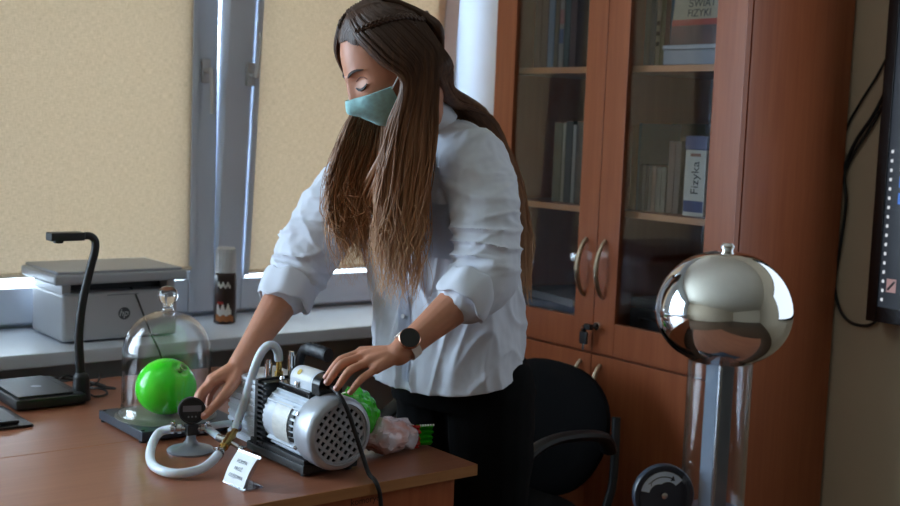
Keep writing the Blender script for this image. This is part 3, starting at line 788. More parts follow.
q = B(); tube(q, smooth_path([(gx+0.028, gy-0.009, 0.765), (1.104, 2.150, 0.762), (1.104, 2.125, 0.759), (1.102, 2.112, 0.757)], 20), 0.0075, 18); tag(obj('hose', q, M_hose), 'short milky hose between the gauge and the tee fitting', 'hose', 'milky vacuum hoses')
q = B(); tube(q, smooth_path([(1.20, 2.237, 0.736), (1.203, 2.215, 0.738), (1.190, 2.190, 0.750), (1.165, 2.186, 0.762), (gx+0.03, gy-0.006, 0.7665)], 24), 0.007, 18); tag(obj('hose', q, M_hose), 'milky hose from the jar plate under the woman\'s right hand', 'hose', 'milky vacuum hoses')

# ================================================================ vacuum pump
px, mz = 1.226, 0.803
pm = thing('vacuum_pump', 'silver and black vacuum pump with round motor grille on desk', 'vacuum pump', (px, 2.05, ZD))
M_alu = mat('cast_aluminium', (208, 216, 226), 0.32, 0.0, var=0.04, vscale=60, bump=0.03, bscale=300)
M_alu_d = mat('silver_paint', (176, 180, 188), 0.34, 0.3, var=0.04)
q = B(); bx(q, 1.166, 1.287, 1.900, 2.118, ZD+0.006, ZD+0.023, 0.003); bx(q, 1.170, 1.180, 1.905, 2.11, ZD+0.02, ZD+0.032, 0.002); bx(q, 1.272, 1.283, 1.905, 2.11, ZD+0.02, ZD+0.032, 0.002); obj('base', q, M_black, pm, True)
for sx in (1.180, 1.273):
    for sy in (1.915, 2.10):
        q = B(); cyl(q, (sx, sy, ZD), (sx, sy, ZD+0.007), 0.009, seg=12); obj('rubber_foot', q, M_rubber, pm, True)
# motor barrel with cooling ribs
q = B(); lathe(q, [(0.0, 0.0), (0.058, 0.0), (0.058, 0.135), (0.0, 0.135)], (px, 1.925, mz), (0, 1, 0), 48)
obj('motor_body', q, M_alu, pm, True)
q = B()
for k_ in range(30):
    a = math.radians(12*k_)
    if math.radians(150) < a < math.radians(206): continue
    if math.radians(66) < a < math.radians(114): continue
    c_ = Vector((px+0.0605*math.cos(a), 1.990, mz+0.0605*math.sin(a)))
    box(q, c_, (0.010, 0.118, 0.0028), 0.0, Matrix.Rotation(-a, 3, 'Y'))
obj('cooling_ribs', q, M_alu, pm, True, None)
# end bell with grille
q = B(); lathe(q, [(0.058, 0.072), (0.066, 0.064), (0.0705, 0.050), (0.0705, 0.014), (0.068, 0.006), (0.064, 0.002), (0.0585, 0.0), (0.0575, 0.004), (0.0575, 0.012)], (px, 1.866, mz), (0, 1, 0), 56, cap=False); obj('end_cover', q, M_alu_d, pm, True, 40)
q = B(); lathe(q, [(0.0, 0.0), (0.058, 0.0)], (px, 1.8795, mz), (0, 1, 0), 40, cap=False); obj('dark_recess', q, mat('grille_dark', (16, 17, 20), 0.6), pm, True, None)
q = B()
R_ = 0.058; st = 0.0135; wv = 0.0030
for k_ in range(-4, 5):
    o_ = k_*st
    if abs(o_) >= R_-0.002: continue
    h_ = math.sqrt(R_*R_-o_*o_)
    rot = Matrix.Rotation(math.radians(38), 3, 'Y')
    for rr, yo in ((rot, 0.0), (Matrix.Rotation(math.radians(-52), 3, 'Y'), 0.0004)):
        t_ = B(); box(t_, (o_, 0, 0), (wv*2, 0.003, 2*h_)); bmesh.ops.rotate(t_, matrix=rr, verts=t_.verts); bmesh.ops.translate(t_, vec=(px, 1.872+yo, mz), verts=t_.verts); merge(q, t_)
obj('grille', q, M_alu_d, pm, True, None)
q = B(); lathe(q, [(0.058, 0.0), (0.0575, -0.003), (0.053, -0.003), (0.053, 0.003)], (px, 1.872, mz), (0, 1, 0), 48, cap=False); lathe(q, [(0.0, -0.0035), (0.006, -0.0035), (0.007, 0.0), (0.0, 0.0)], (px, 1.872, mz), (0, 1, 0), 16); obj('grille_ring', q, M_alu_d, pm, True)
for a in (150, 30, 95, 205, 330):
    aa = math.radians(a)
    q = B(); rad = Vector((math.cos(aa), 0, math.sin(aa))); cc = Vector((px, 1.924, mz))+rad*0.0702; lathe(q, [(0.0, 0.003), (0.004, 0.002), (0.0045, -0.002)], cc, rad, 12, cap=False); obj('screw', q, M_steel, pm, True)
# vents and name plate on the side facing the camera
q = B()
for k_ in range(5):
    a = math.radians(158+11*k_)
    c_ = Vector((px+0.0590*math.cos(a), 1.951, mz+0.0590*math.sin(a)))
    box(q, c_, (0.006, 0.014, 0.0066), 0.0, Matrix.Rotation(-a, 3, 'Y'))
obj('vent_slots', q, mat('vent_dark', (12, 12, 14), 0.6), pm, True, None)
def curved_plate(r, a0, a1, y0, y1, n_=10):
    q_ = B(); rows = []
    for rr in (r, r+0.0008):
        rows.append([[q_.verts.new((px+rr*math.cos(math.radians(a0+(a1-a0)*i/n_)), yy, mz+rr*math.sin(math.radians(a0+(a1-a0)*i/n_)))) for i in range(n_+1)] for yy in (y0, y1)])
    for row in rows:
        for i in range(n_): q_.faces.new((row[0][i], row[0][i+1], row[1][i+1], row[1][i]))
    return q_
obj('name_plate', curved_plate(0.0612, 140, 212, 1.962, 2.016), mat('name_plate_white', (214, 214, 210), 0.35, var=0.1, vscale=160, stretch=(1, 0.25, 1)), pm, True)
# finned flange plate
q = B(); bx(q, 1.176, 1.282, 2.062, 2.088, ZD+0.02, 0.868, 0.003); obj('flange', q, M_black, pm, True)
q = B(); bx(q, 1.168, 1.176, 2.080, 2.092, ZD+0.008, 0.872, 0.001); bx(q, 1.176, 1.288, 2.088, 2.096, ZD+0.02, 0.872, 0.002); obj('flange_edge', q, M_black, pm, True)
for k_ in range(13):
    q = B(); bx(q, 1.1675, 1.180, 2.058, 2.081, 0.738+k_*0.0102, 0.738+k_*0.0102+0.0046, 0.0008); obj('fin', q, M_black, pm, True)
# oil case with horizontal ribs
q = B(); bx(q, 1.176, 1.284, 2.096, 2.215, 0.731, 0.861, 0.008); oc = obj('oil_case', q, M_alu, pm, True)
for k_ in range(9):
    q = B(); bx(q, 1.1732, 1.180, 2.098, 2.212, 0.738+k_*0.0138, 0.738+k_*0.0138+0.0078, 0.002); obj('rib', q, M_alu, oc, True)
q = B(); bx(q, 1.174, 1.286, 2.097, 2.217, 0.857, 0.866, 0.003); obj('case_lid', q, M_alu, oc, True)
# inlet fittings
q = B(); cyl(q, (1.226, 2.100, 0.864), (1.226, 2.100, 0.880), 0.0085, seg=6); cyl(q, (1.226, 2.100, 0.880), (1.226, 2.100, 0.905), 0.006, seg=14); obj('inlet_barb', q, M_brass, pm, True)
q = B(); cyl(q, (1.203, 2.102, 0.864), (1.203, 2.102, 0.898), 0.0075, seg=14); cyl(q, (1.203, 2.102, 0.898), (1.203, 2.102, 0.905), 0.005, seg=14); obj('inlet_cap', q, M_chrome, pm, True)
q = B(); cyl(q, (1.248, 2.090, 0.866), (1.248, 2.090, 0.912), 0.0075, seg=14); cyl(q, (1.248, 2.090, 0.912), (1.248, 2.090, 0.920), 0.0055, seg=14); obj('exhaust_cap', q, M_chrome, pm, True)
# carrying handle
q = B(); tube(q, smooth_path([(1.256, 2.075, 0.862), (1.256, 2.073, 0.892), (1.256, 2.066, 0.916), (1.256, 2.052, 0.930), (1.257, 2.025, 0.934), (1.259, 1.995, 0.933), (1.260, 1.972, 0.931)], 30), [0.0105+0.003*min(1, max(0, (i-14)/4)) + (0.0012*math.sin(i*2.2) if i > 15 else 0) for i in range(30)], 14, flat=0.8); obj('handle', q, mat('grip_rubber', (26, 28, 34), 0.5), pm, True)
# terminal box and capacitor on top of the motor
q = B(); bx(q, 1.197, 1.258, 1.936, 2.052, 0.858, 0.873, 0.003); obj('terminal_plate', q, M_blackg, pm, True)
q = B()
prof_ = [(-0.024, 0.870), (0.024, 0.870), (0.024, 0.888)]+[(0.024*math.cos(math.radians(a)), 0.888+0.020*math.sin(math.radians(a))) for a in range(15, 180, 15)]+[(-0.024, 0.888)]
prism(q, [(px+u, w) for u, w in prof_], 'y', 1.932, 2.015); obj('capacitor', q, M_alu, pm, True)
q = B(); prism(q, [(px+u*1.06, 0.870+(w-0.870)*1.04) for u, w in prof_], 'y', 1.908, 1.934); obj('capacitor_cap', q, M_blackg, pm, True)
q = B(); lab = [(0.0245*math.cos(math.radians(a)), 0.888+0.0206*math.sin(math.radians(a))) for a in range(178, 60, -8)]
A2 = [q.verts.new((px+u, 1.942, w)) for u, w in lab]; B2 = [q.verts.new((px+u, 2.006, w)) for u, w in lab]
for i in range(len(lab)-1): q.faces.new((A2[i], A2[i+1], B2[i+1], B2[i]))
obj('white_label', q, mat('white_sticker', (224, 226, 226), 0.4), pm, True)
q = B(); lathe(q, [(0.0, 0.0006), (0.006, 0.0006), (0.006, 0.0)], (px-0.0195, 1.988, 0.9012), (-0.8, 0, 0.6), 18); obj('yellow_mark', q, mat('yellow_print', (206, 176, 70), 0.5), pm, True)
for (sx, sy) in ((1.200, 2.040), (1.200, 1.985), (1.254, 2.040)):
    q = B(); lathe(q, [(0.0, 0.012), (0.004, 0.011), (0.005, 0.006), (0.003, 0.004), (0.003, 0.0)], (sx-0.001, sy, 0.873), seg=12); obj('thumb_screw', q, M_chrome, pm, True)
# power lead
q = B(); tube(q, smooth_path([(1.226, 1.905, 0.884), (1.222, 1.896, 0.886), (1.222, 1.870, 0.877), (1.230, 1.855, 0.852), (1.243, 1.848, 0.812), (1.256, 1.840, 0.768), (1.262, 1.826, 0.735), (1.265, 1.810, 0.7255), (1.268, 1.8015, 0.712), (1.272, 1.799, 0.69), (1.28, 1.795, 0.60), (1.30, 1.78, 0.40), (1.32, 1.72, 0.15), (1.30, 1.60, 0.012), (1.1, 1.5, 0.006)], 90), 0.0042, 10); tag(obj('power_cable', q, M_rubber), 'black power lead hanging from the pump over desk edge', 'cable')

# ================================================================ name card in a clear holder
cd = thing('name_card', 'small white printed card in a clear holder beside the pump', 'card', (1.045, 1.918, ZD))
P0, P1 = Vector((1.030, 1.952, ZD+0.0035)), Vector((1.036, 1.888, ZD+0.0035)); up = Vector((0.030, 0.003, 0.050))
nrm = (P1-P0).cross(up).normalized()
if nrm.x > 0: nrm = -nrm
M_acr = thin_glass('clear_acrylic', (0.92, 0.94, 0.97), boost=3)
q = B(); rows = []
cw = (P1-P0).normalized(); uu = up.normalized()
for i in range(9):
    s_ = i/8; rows.append([P0+up*s_+nrm*(0.0012+0.0035*math.sin(s_*3.0)), P1+up*s_+nrm*(0.0012+0.0035*math.sin(s_*3.0))])
rr = [r_ + [r_[1]-nrm*0.0006, r_[0]-nrm*0.0006] for r_ in rows]; loft(q, rr); paper = obj('paper', q, mat('white_paper', (232, 236, 240), 0.6, var=0.02), cd, True, 40)
q = B(); rr = []
for i in range(9):
    s_ = -0.05+1.13*i/8
    a_ = P0+up*s_-cw*0.003; b_ = P1+up*s_+cw*0.003
    rr.append([a_-nrm*0.0006, b_-nrm*0.0006, b_-nrm*0.0026, a_-nrm*0.0026])
loft(q, rr); bx(q, 1.030, 1.075, 1.884, 1.956, ZD+0.0002, ZD+0.0026, 0.0006); obj('clear_holder', q, M_acr, cd, True, 40)
M_pr = mat('grey_print', (110, 118, 130), 0.7, var=0.1)
for s_, wd, tx in ((0.72, 0.009, 'POMPA'), (0.48, 0.009, 'PRÓŻ.'), (0.24, 0.009, 'OLEJOWA')):
    p_ = (P0+P1)/2+up*s_+nrm*(0.0018+0.0035*math.sin(s_*3.0)+0.0002)
    text('print_line', tx, 0.0095, M_pr, paper, p_, cw, uu, 0.0001)

# ================================================================ plastic bags of sweets behind the pump
def crumple(bm, amp, sc, seed):
    off = Vector((seed*3.1, seed*1.7, seed*5.3))
    bmesh.ops.recalc_face_normals(bm, faces=bm.faces); bm.normal_update()
    for v in bm.verts:
        d = noise.noise(v.co*sc+off)*amp + abs(noise.noise(v.co*sc*2.3+off))*amp*0.8
        v.co += v.normal*d
M_gbag = mat('green_plastic_film', (58, 190, 34), 0.16, var=0.25, vscale=40, coat=0.4)
gb = thing('plastic_bag', 'crumpled bright green plastic bag behind the pump motor', 'bag', (1.358, 2.006, ZD))
q = B(); ball(q, (0, 0, 0), (0.042, 0.042, 0.058), 4)
for v in q.verts: v.co.x += 0.25*max(0, v.co.z)*0.0
crumple(q, 0.020, 15, 1); crumple(q, 0.010, 38, 2)
bmesh.ops.translate(q, vec=(0, 0, 0.068), verts=q.verts)
for v in q.verts:
    if v.co.z < 0.002: v.co.z = 0.002
obj('bag_film', q, M_gbag, gb, smooth=18)
M_sw = mat('printed_sweet_wrapper', (214, 138, 116), 0.2, rgb2=(206, 218, 232), vscale=16, coat=0.4)
sb = thing('sweet_packet', 'crumpled pink and white sweet packet with red and green end', 'packet', (1.422, 1.972, ZD))
q = B(); ball(q, (0, 0, 0), (0.066, 0.040, 0.030), 4); crumple(q, 0.012, 17, 4); crumple(q, 0.006, 44, 5)
bmesh.ops.rotate(q, matrix=Matrix.Rotation(math.radians(20), 3, 'Z'), verts=q.verts); bmesh.ops.translate(q, vec=(-0.012, -0.005, 0.032), verts=q.verts)
for v in q.verts:
    if v.co.z < 0.002: v.co.z = 0.002
obj('packet_body', q, M_sw, sb, smooth=18)
def fan(x0, x1, hw0, hw1, z0, z1, ph):
    """crimped film end: pleats run outwards, edge stands up"""
    q_ = B(); rows_ = []
    for i in range(6):
        a = i/5
        rows_.append([(x0+(x1-x0)*a+0.0015*math.sin(5*k2), -0.012-0.010*a+0.004*math.sin(k2*2.1+ph), z0+(z1-z0)*a+(hw0+(hw1-hw0)*a)*(k2/6-1)) for k2 in range(13)])
    loft(q_, rows_, cap=False, closed=False); bmesh.ops.solidify(q_, geom=list(q_.faces), thickness=0.001); return q_
q = fan(0.034, 0.050, 0.024, 0.024, 0.028, 0.029, 0); obj('red_band', q, mat('red_film', (204, 40, 30), 0.25, var=0.1), sb, smooth=25)
q = fan(0.049, 0.082, 0.022, 0.021, 0.029, 0.028, 1); obj('green_end', q, M_gbag, sb, smooth=25)
q = B()
for k2 in range(6): box(q, (0.051+0.0058*k2, -0.020-0.0012*k2, 0.0515-0.0002*k2), (0.0038, 0.003, 0.004), 0.001)
obj('white_teeth', q, mat('white_film', (230, 236, 230), 0.3), sb)
q = B(); box(q, (-0.052, -0.02, 0.028), (0.014, 0.03, 0.020), 0.004, Matrix.Rotation(0.5, 3, 'Z')); obj('red_print', q, mat('red_print', (188, 52, 40), 0.3), sb)

# ================================================================ document camera
dc = thing('document_camera', 'black document camera with bent arm and flat head', 'camera', (0.97, 2.74, ZD))
q = B(); bx(q, 0.885, 1.045, 2.642, 2.870, ZD+0.003, ZD+0.026, 0.006); base = obj('base', q, M_black, dc, True)
q = B(); bx(q, 0.895, 1.020, 2.655, 2.860, ZD+0.026, ZD+0.031, 0.004); obj('top_plate', q, M_black, dc, True)
text('maker_mark', 'ELMO', 0.010, mat('grey_mark', (150, 152, 156), 0.5), base, (0.978, 2.72, ZD+0.0316), (1, 0, 0), (0, 1, 0), 0.0001) if False else None
q = B(); lathe(q, [(0.0, 0.0006), (0.012, 0.0006), (0.012, 0.0)], (0.965, 2.745, ZD+0.031), seg=24); obj('badge', q, mat('badge_grey', (120, 122, 128), 0.4), dc, True)
q = B(); cyl(q, (1.050, 2.690, ZD+0.002), (1.050, 2.690, ZD+0.05), 0.022, 0.018, seg=20); ball(q, (1.050, 2.690, ZD+0.052), 0.018, 3); obj('arm_joint', q, M_black, dc, True)
q = B(); tube(q, smooth_path([(1.050, 2.690, 0.76), (1.046, 2.690, 0.82), (1.044, 2.690, 0.88), (1.052, 2.690, 0.95), (1.068, 2.690, 1.02), (1.080, 2.690, 1.065), (1.080, 2.690, 1.088), (1.070, 2.690, 1.099), (1.055, 2.690, 1.101)], 40), [0.0105-0.002*i/39 for i in range(40)], 18); obj('arm', q, M_black, dc, True)
q = B(); bx(q, 0.972, 1.050, 2.672, 2.708, 1.091, 1.110, 0.003); hd = obj('head', q, M_black, dc, True)
q = B(); cyl(q, (0.995, 2.690, 1.091), (0.995, 2.690, 1.086), 0.011, seg=18); obj('lens', q, M_blackg, hd, True)
for lb, pts in (('black cable looping behind the document camera on the left', [(1.040, 2.76, ZD+0.008), (1.08, 2.79, ZD+0.004), (1.13, 2.77, ZD+0.004), (1.12, 2.71, ZD+0.004), (1.085, 2.70, ZD+0.004), (1.09, 2.75, ZD+0.010), (1.15, 2.79, ZD+0.004), (1.12, 2.88, ZD+0.004), (1.04, 2.905, ZD+0.002), (1.04, 2.93, 0.60)]),
                ('black cable knotted on the desk beside the document camera', [(1.03, 2.80, ZD+0.02), (1.07, 2.83, ZD+0.030), (1.12, 2.80, ZD+0.010), (1.16, 2.76, ZD+0.004), (1.13, 2.73, ZD+0.012), (1.10, 2.77, ZD+0.010), (1.15, 2.84, ZD+0.004), (1.18, 2.902, ZD+0.003), (1.18, 2.93, 0.60)])):
    q = B(); tube(q, smooth_path(pts, 60), 0.0026, 7); tag(obj('cable', q, M_rubber), lb, 'cable', 'cables behind the document camera')

# dark tablet in a folio at the left edge
tb = thing('tablet', 'black tablet in folio case at the left edge of desk', 'tablet', (0.77, 2.60, ZD))
q = B(); bx(q, 0.66, 0.876, 2.505, 2.70, ZD+0.0004, ZD+0.006, 0.002); obj('folio', q, M_black, tb, True)
q = B(); bx(q, 0.655, 0.852, 2.520, 2.69, ZD+0.0065, ZD+0.0145, 0.003); obj('tablet_body', q, M_black, tb, True)

# ================================================================ printer on the sill
ZS = 0.78
pr = thing('printer', 'light grey laser printer scanner standing on the window sill', 'printer', (1.305, 3.175, ZS))
M_prn = mat('light_grey_printer_plastic', (178, 180, 186), 0.45, var=0.02, vscale=10)
M_prn2 = mat('printer_lid_plastic', (168, 172, 180), 0.4, var=0.02)
q = B(); bx(q, 1.145, 1.465, 3.064, 3.292, ZS+0.004, ZS+0.132, 0.012, 3); obj('body', q, M_prn, pr, True)
q = B(); bx(q, 1.150, 1.460, 3.120, 3.290, ZS+0.12, ZS+0.158, 0.004); obj('output_bay', q, mat('printer_bay_dark', (30, 31, 35), 0.5), pr, True)
for xa in (1.147, 1.438):
    q = B(); bx(q, xa, xa+0.025, 3.075, 3.288, ZS+0.12, ZS+0.157, 0.006); obj('side_cheek', q, M_prn, pr, True)
q = B(); bx(q, 1.116, 1.482, 3.042, 3.296, ZS+0.157, ZS+0.184, 0.008, 3); lid = obj('scanner_lid', q, M_prn2, pr, True)
q = B(); bx(q, 1.126, 1.472, 3.05, 3.294, ZS+0.183, ZS+0.192, 0.006); obj('lid_cover', q, M_prn2, lid, True)
q = B(); bx(q, 1.265, 1.352, 3.0632, 3.0646, ZS+0.122, ZS+0.1245); obj('panel_groove', q, mat('groove_grey', (120, 122, 128), 0.6), pr, True, None)
q = B(); bx(q, 1.2035, 1.2045, 3.0634, 3.066, ZS+0.012, ZS+0.118); obj('panel_seam', q, mat('seam_grey', (130, 132, 138), 0.6), pr, True, None)
# round maker's mark
q = B(); lathe(q, [(0.0, 0.0008), (0.0165, 0.0008), (0.0165, 0.0)], (1.312, 3.0636, ZS+0.072), (0, -1, 0), 32); lg = obj('round_mark', q, mat('dark_logo', (62, 64, 72), 0.5), pr, True)
text('mark_letters', 'hp', 0.026, mat('logo_cut', (190, 192, 198), 0.5), lg, (1.312, 3.0625, ZS+0.073), (1, 0, 0), (0, 0, 1), 0.0001, shear=0.25)
q = B(); tube(q, smooth_path([(1.345, 3.10, ZS+0.135), (1.344, 3.062, ZS+0.118), (1.352, 3.03, ZS+0.070), (1.362, 3.0, ZS+0.02), (1.366, 2.976, ZS-0.005), (1.372, 2.965, ZS-0.03), (1.376, 2.95, 0.70), (1.38, 2.93, 0.45)], 36), 0.0026, 8); tag(obj('cable', q, M_rubber), 'thin black cable hanging from the printer over the sill', 'cable')

# ================================================================ spray can of cream on the sill
can = thing('spray_can', 'dark brown spray can with white ribbed cap on sill', 'can', (1.684, 3.205, ZS))
q = B(); lathe(q, [(0.0, 0.0), (0.029, 0.0), (0.032, 0.003), (0.032, 0.140), (0.030, 0.147), (0.026, 0.152), (0.0, 0.152)], seg=36); obj('can_body', q, mat('dark_brown_can', (36, 22, 18), 0.3, rgb2=(58, 34, 26), vscale=12), can)
q = B(); lathe(q, [(0.0292, 0.150), (0.0285, 0.20), (0.0275, 0.220), (0.024, 0.2235), (0.0, 0.2235)], seg=36)
for k_ in range(18):
    a = 2*math.pi*k_/18; cyl(q, (0.0288*math.cos(a), 0.0288*math.sin(a), 0.152), (0.0275*math.cos(a), 0.0275*math.sin(a), 0.218), 0.0018, seg=6)
obj('cap', q, mat('white_cap', (206, 206, 208), 0.45), can)
def band(r, z0, z1, a0, a1, wob=0.0, n_=20):
    q_ = B(); A3 = []; C3 = []
    for i in range(n_+1):
        a = math.radians(a0+(a1-a0)*i/n_); w_ = wob*math.sin(i*0.9)
        A3.append(q_.verts.new((r*math.cos(a), r*math.sin(a), z0+w_*0.6))); C3.append(q_.verts.new((r*math.cos(a), r*math.sin(a), z1+w_)))
    for i in range(n_): q_.faces.new((A3[i], A3[i+1], C3[i+1], C3[i]))
    return q_
obj('lettering_swirl', band(0.0324, 0.108, 0.120, 200, 270, 0.006), mat('cream_print', (206, 200, 192), 0.4), can)
obj('cream_picture', band(0.0324, 0.022, 0.052, 195, 275, 0.010), mat('cream_picture', (222, 214, 204), 0.4), can)
obj('cake_picture', band(0.0325, 0.008, 0.026, 190, 290, 0.003), mat('caramel_picture', (166, 98, 48), 0.4), can)
obj('red_mark', band(0.0325, 0.058, 0.066, 200, 232), mat('red_mark', (170, 40, 34), 0.4), can)

# ================================================================ static generator with chrome dome on its own table
vt = thing('side_table', 'brown table below the picture carrying the chrome dome generator', 'table', (1.25, 1.02, 0))
q = B(); bx(q, 0.80, 1.70, 0.70, 1.335, 0.698, 0.72, 0.002); obj('tabletop', q, M_desk, vt, True)
for sx in (0.83, 1.67):
    for sy in (0.73, 1.305):
        q = B(); bx(q, sx-0.02, sx+0.02, sy-0.02, sy+0.02, 0, 0.698, 0.002); obj('leg', q, M_black, vt, True)
q = B(); bx(q, 0.85, 1.65, 0.72, 0.738, 0.62, 0.698, 0.001); bx(q, 0.85, 1.65, 1.297, 1.315, 0.62, 0.698, 0.001); obj('apron', q, M_cab, vt, True)

vx, vy = 1.4935, 1.2115
vg = thing('static_generator', 'tall static generator with mirror chrome dome on clear column', 'generator', (vx, vy, 0.72))
dz = 1.112
q = B(); prof = []
R_ = 0.1045
for i in range(0, 21):
    a = math.radians(90-90*i/20); e = 0.92
    prof.append((R_*math.cos(a)**e if i else 0.0, 0.094*math.sin(a)**1.05 if i < 20 else 0.0))
prof = [(0.0, 0.094)]+prof[1:]
for i in range(1, 15):
    a = math.radians(62*i/14); prof.append((R_*math.cos(a)**0.85, -0.083*math.sin(a)))
rl, zl = prof[-1]
prof += [(rl-0.004, zl-0.0035), (rl-0.010, zl-0.0035), (rl-0.014, zl+0.002), (rl-0.016, zl+0.02), (0.0, zl+0.022)]
lathe(q, list(reversed(prof)), (0, 0, dz-0.72), seg=72, cap=False); obj('dome', q, M_chrome, vg, smooth=50)
q = B(); lathe(q, [(0.0085, 0.092), (0.0085, 0.096), (0.0105, 0.0985), (0.0105, 0.102), (0.007, 0.106), (0.0, 0.107)], (0, 0, dz-0.72), seg=24, cap=False); obj('top_bolt', q, M_chrome, vg)
M_tube = thin_glass('clear_acrylic_tube', (0.93, 0.95, 0.97), boost=1.5)
q = B(); lathe(q, [(0.0495, 0.075), (0.0495, 0.345)], seg=64, cap=False); obj('acrylic_tube', q, M_tube, vg, smooth=80)
q = B(); lathe(q, [(0.0465, 0.075), (0.0465, 0.345)], seg=64, cap=False); obj('tube_inner_wall', q, M_tube, vg, smooth=80)
M_belt = mat('grey_belt', (128, 138, 152), 0.55, var=0.04, vscale=20)
q = B(); box(q, (0, 0, 0.20), (0.034, 0.030, 0.29), 0.004, Matrix.Rotation(math.radians(-8), 3, 'Z')); obj('column', q, mat('grey_column', (112, 118, 126), 0.4, 0.2, var=0.04), vg)
q = B(); box(q, (-0.0178, -0.0015, 0.20), (0.0015, 0.028, 0.29), 0.0005, Matrix.Rotation(math.radians(-8), 3, 'Z')); obj('belt', q, M_belt, vg)
q = B(); box(q, (-0.0195, -0.017, 0.20), (0.006, 0.006, 0.29), 0.002, Matrix.Rotation(math.radians(-8), 3, 'Z')); obj('steel_edge', q, M_steel, vg)
q = B(); bx(q, -0.075, 0.085, -0.075, 0.075, 0.006, 0.066, 0.006); bs = obj('base_box', q, mat('blue_grey_base', (54, 62, 78), 0.4), vg)
for sx in (-0.08, 0.07):
    for sy in (-0.06, 0.06):
        q = B(); cyl(q, (sx, sy, 0), (sx, sy, 0.007), 0.009, seg=12); obj('rubber_foot', q, M_rubber, vg)
# crank wheel with arrow sticker, facing the camera side
wc = Vector((1.432, 1.258, 0.818))-Vector((vx, vy, 0.72)); wd = Vector((-0.52, -0.85, 0.05)).normalized()
wX = Vector((0.85, -0.52, 0)).normalized(); wY = wX.cross(wd)
if wY.z < 0: wY = -wY
def wp(r, a, h): a = math.radians(a); return wc + wX*r*math.cos(a) + wY*r*math.sin(a) + wd*h
q = B(); lathe(q, [(0.0, -0.008), (0.046, -0.008), (0.049, -0.005), (0.049, 0.003), (0.047, 0.006), (0.041, 0.006), (0.0385, 0.003), (0.0, 0.003)], wc, wd, 56); wh = obj('crank_wheel', q, mat('dark_blue_wheel', (44, 52, 66), 0.35), vg)
q = B(); cyl(q, wc-wd*0.008, wc-wd*0.03, 0.008, seg=14); obj('axle', q, M_steel, vg)
q = B(); cyl(q, tuple(Vector((wc.x, wc.y, 0.06))-wd*0.022), tuple(wc-wd*0.022), 0.010, seg=14); obj('wheel_post', q, mat('post_blue', (54, 62, 78), 0.4), vg)
q = B(); A4 = [q.verts.new(wp(0.0375, a, 0.0036)) for a in range(40, 171, 5)]; C4 = [q.verts.new(wp(0.0180 + (0.006*abs(math.sin(math.radians((a-105)*1.38)))), a, 0.0036)) for a in range(40, 171, 5)]
for i in range(len(A4)-1): q.faces.new((A4[i], A4[i+1], C4[i+1], C4[i]))
obj('arrow_sticker', q, mat('pale_blue_sticker', (196, 216, 240), 0.4), wh)
q = B()
A4 = [q.verts.new(wp(0.0300, a, 0.0040)) for a in range(62, 141, 4)]; C4 = [q.verts.new(wp(0.0284, a, 0.0040)) for a in range(62, 141, 4)]
for i in range(len(A4)-1): q.faces.new((A4[i], A4[i+1], C4[i+1], C4[i]))
q.faces.new([q.verts.new(p_) for p_ in (wp(0.0345, 66, 0.0040), wp(0.0285, 54, 0.0040), wp(0.0245, 68, 0.0040))])
for dr_ in (-0.003, 0.003):
    vs = [q.verts.new(p_) for p_ in (wp(0.0292+dr_, 146, 0.0040), wp(0.0292+dr_*0.2, 138, 0.0040), wp(0.0280+dr_*0.2, 138, 0.0040), wp(0.0280+dr_, 146, 0.0040))]; q.faces.new(vs)
obj('arrow_print', q, mat('navy_print', (30, 38, 58), 0.5), wh)
q = B(); lathe(q, [(0.005, 0.003), (0.005, 0.008), (0.0, 0.009)], wc, wd, 16, cap=False); obj('hub_bolt', q, M_steel, wh)
# ================================================================ the woman
M_skin = mat('skin', (198, 136, 108), 0.48, var=0.06, vscale=40, bump=0.06, bscale=600, sss=0.12)
M_shirt = mat('white_cotton', (224, 229, 242), 0.85, var=0.02, vscale=20, bump=0.12, bscale=900, sheen=0.15)
M_trou = mat('black_trouser_cloth', (6, 6, 8), 0.9, spec=0.2, var=0.2, vscale=60, bump=0.1, bscale=700)
M_mask = mat('turquoise_mask_cloth', (176, 230, 234), 0.8, var=0.12, vscale=90, bump=0.15, bscale=700)
person = thing('person', 'woman in white shirt and turquoise mask leaning over the desk', 'person', (1.69, 2.05, 0))
FW = Vector((-0.978, -0.205, 0)); LF = Vector((0.205, -0.978, 0)); UPZ = Vector((0, 0, 1))

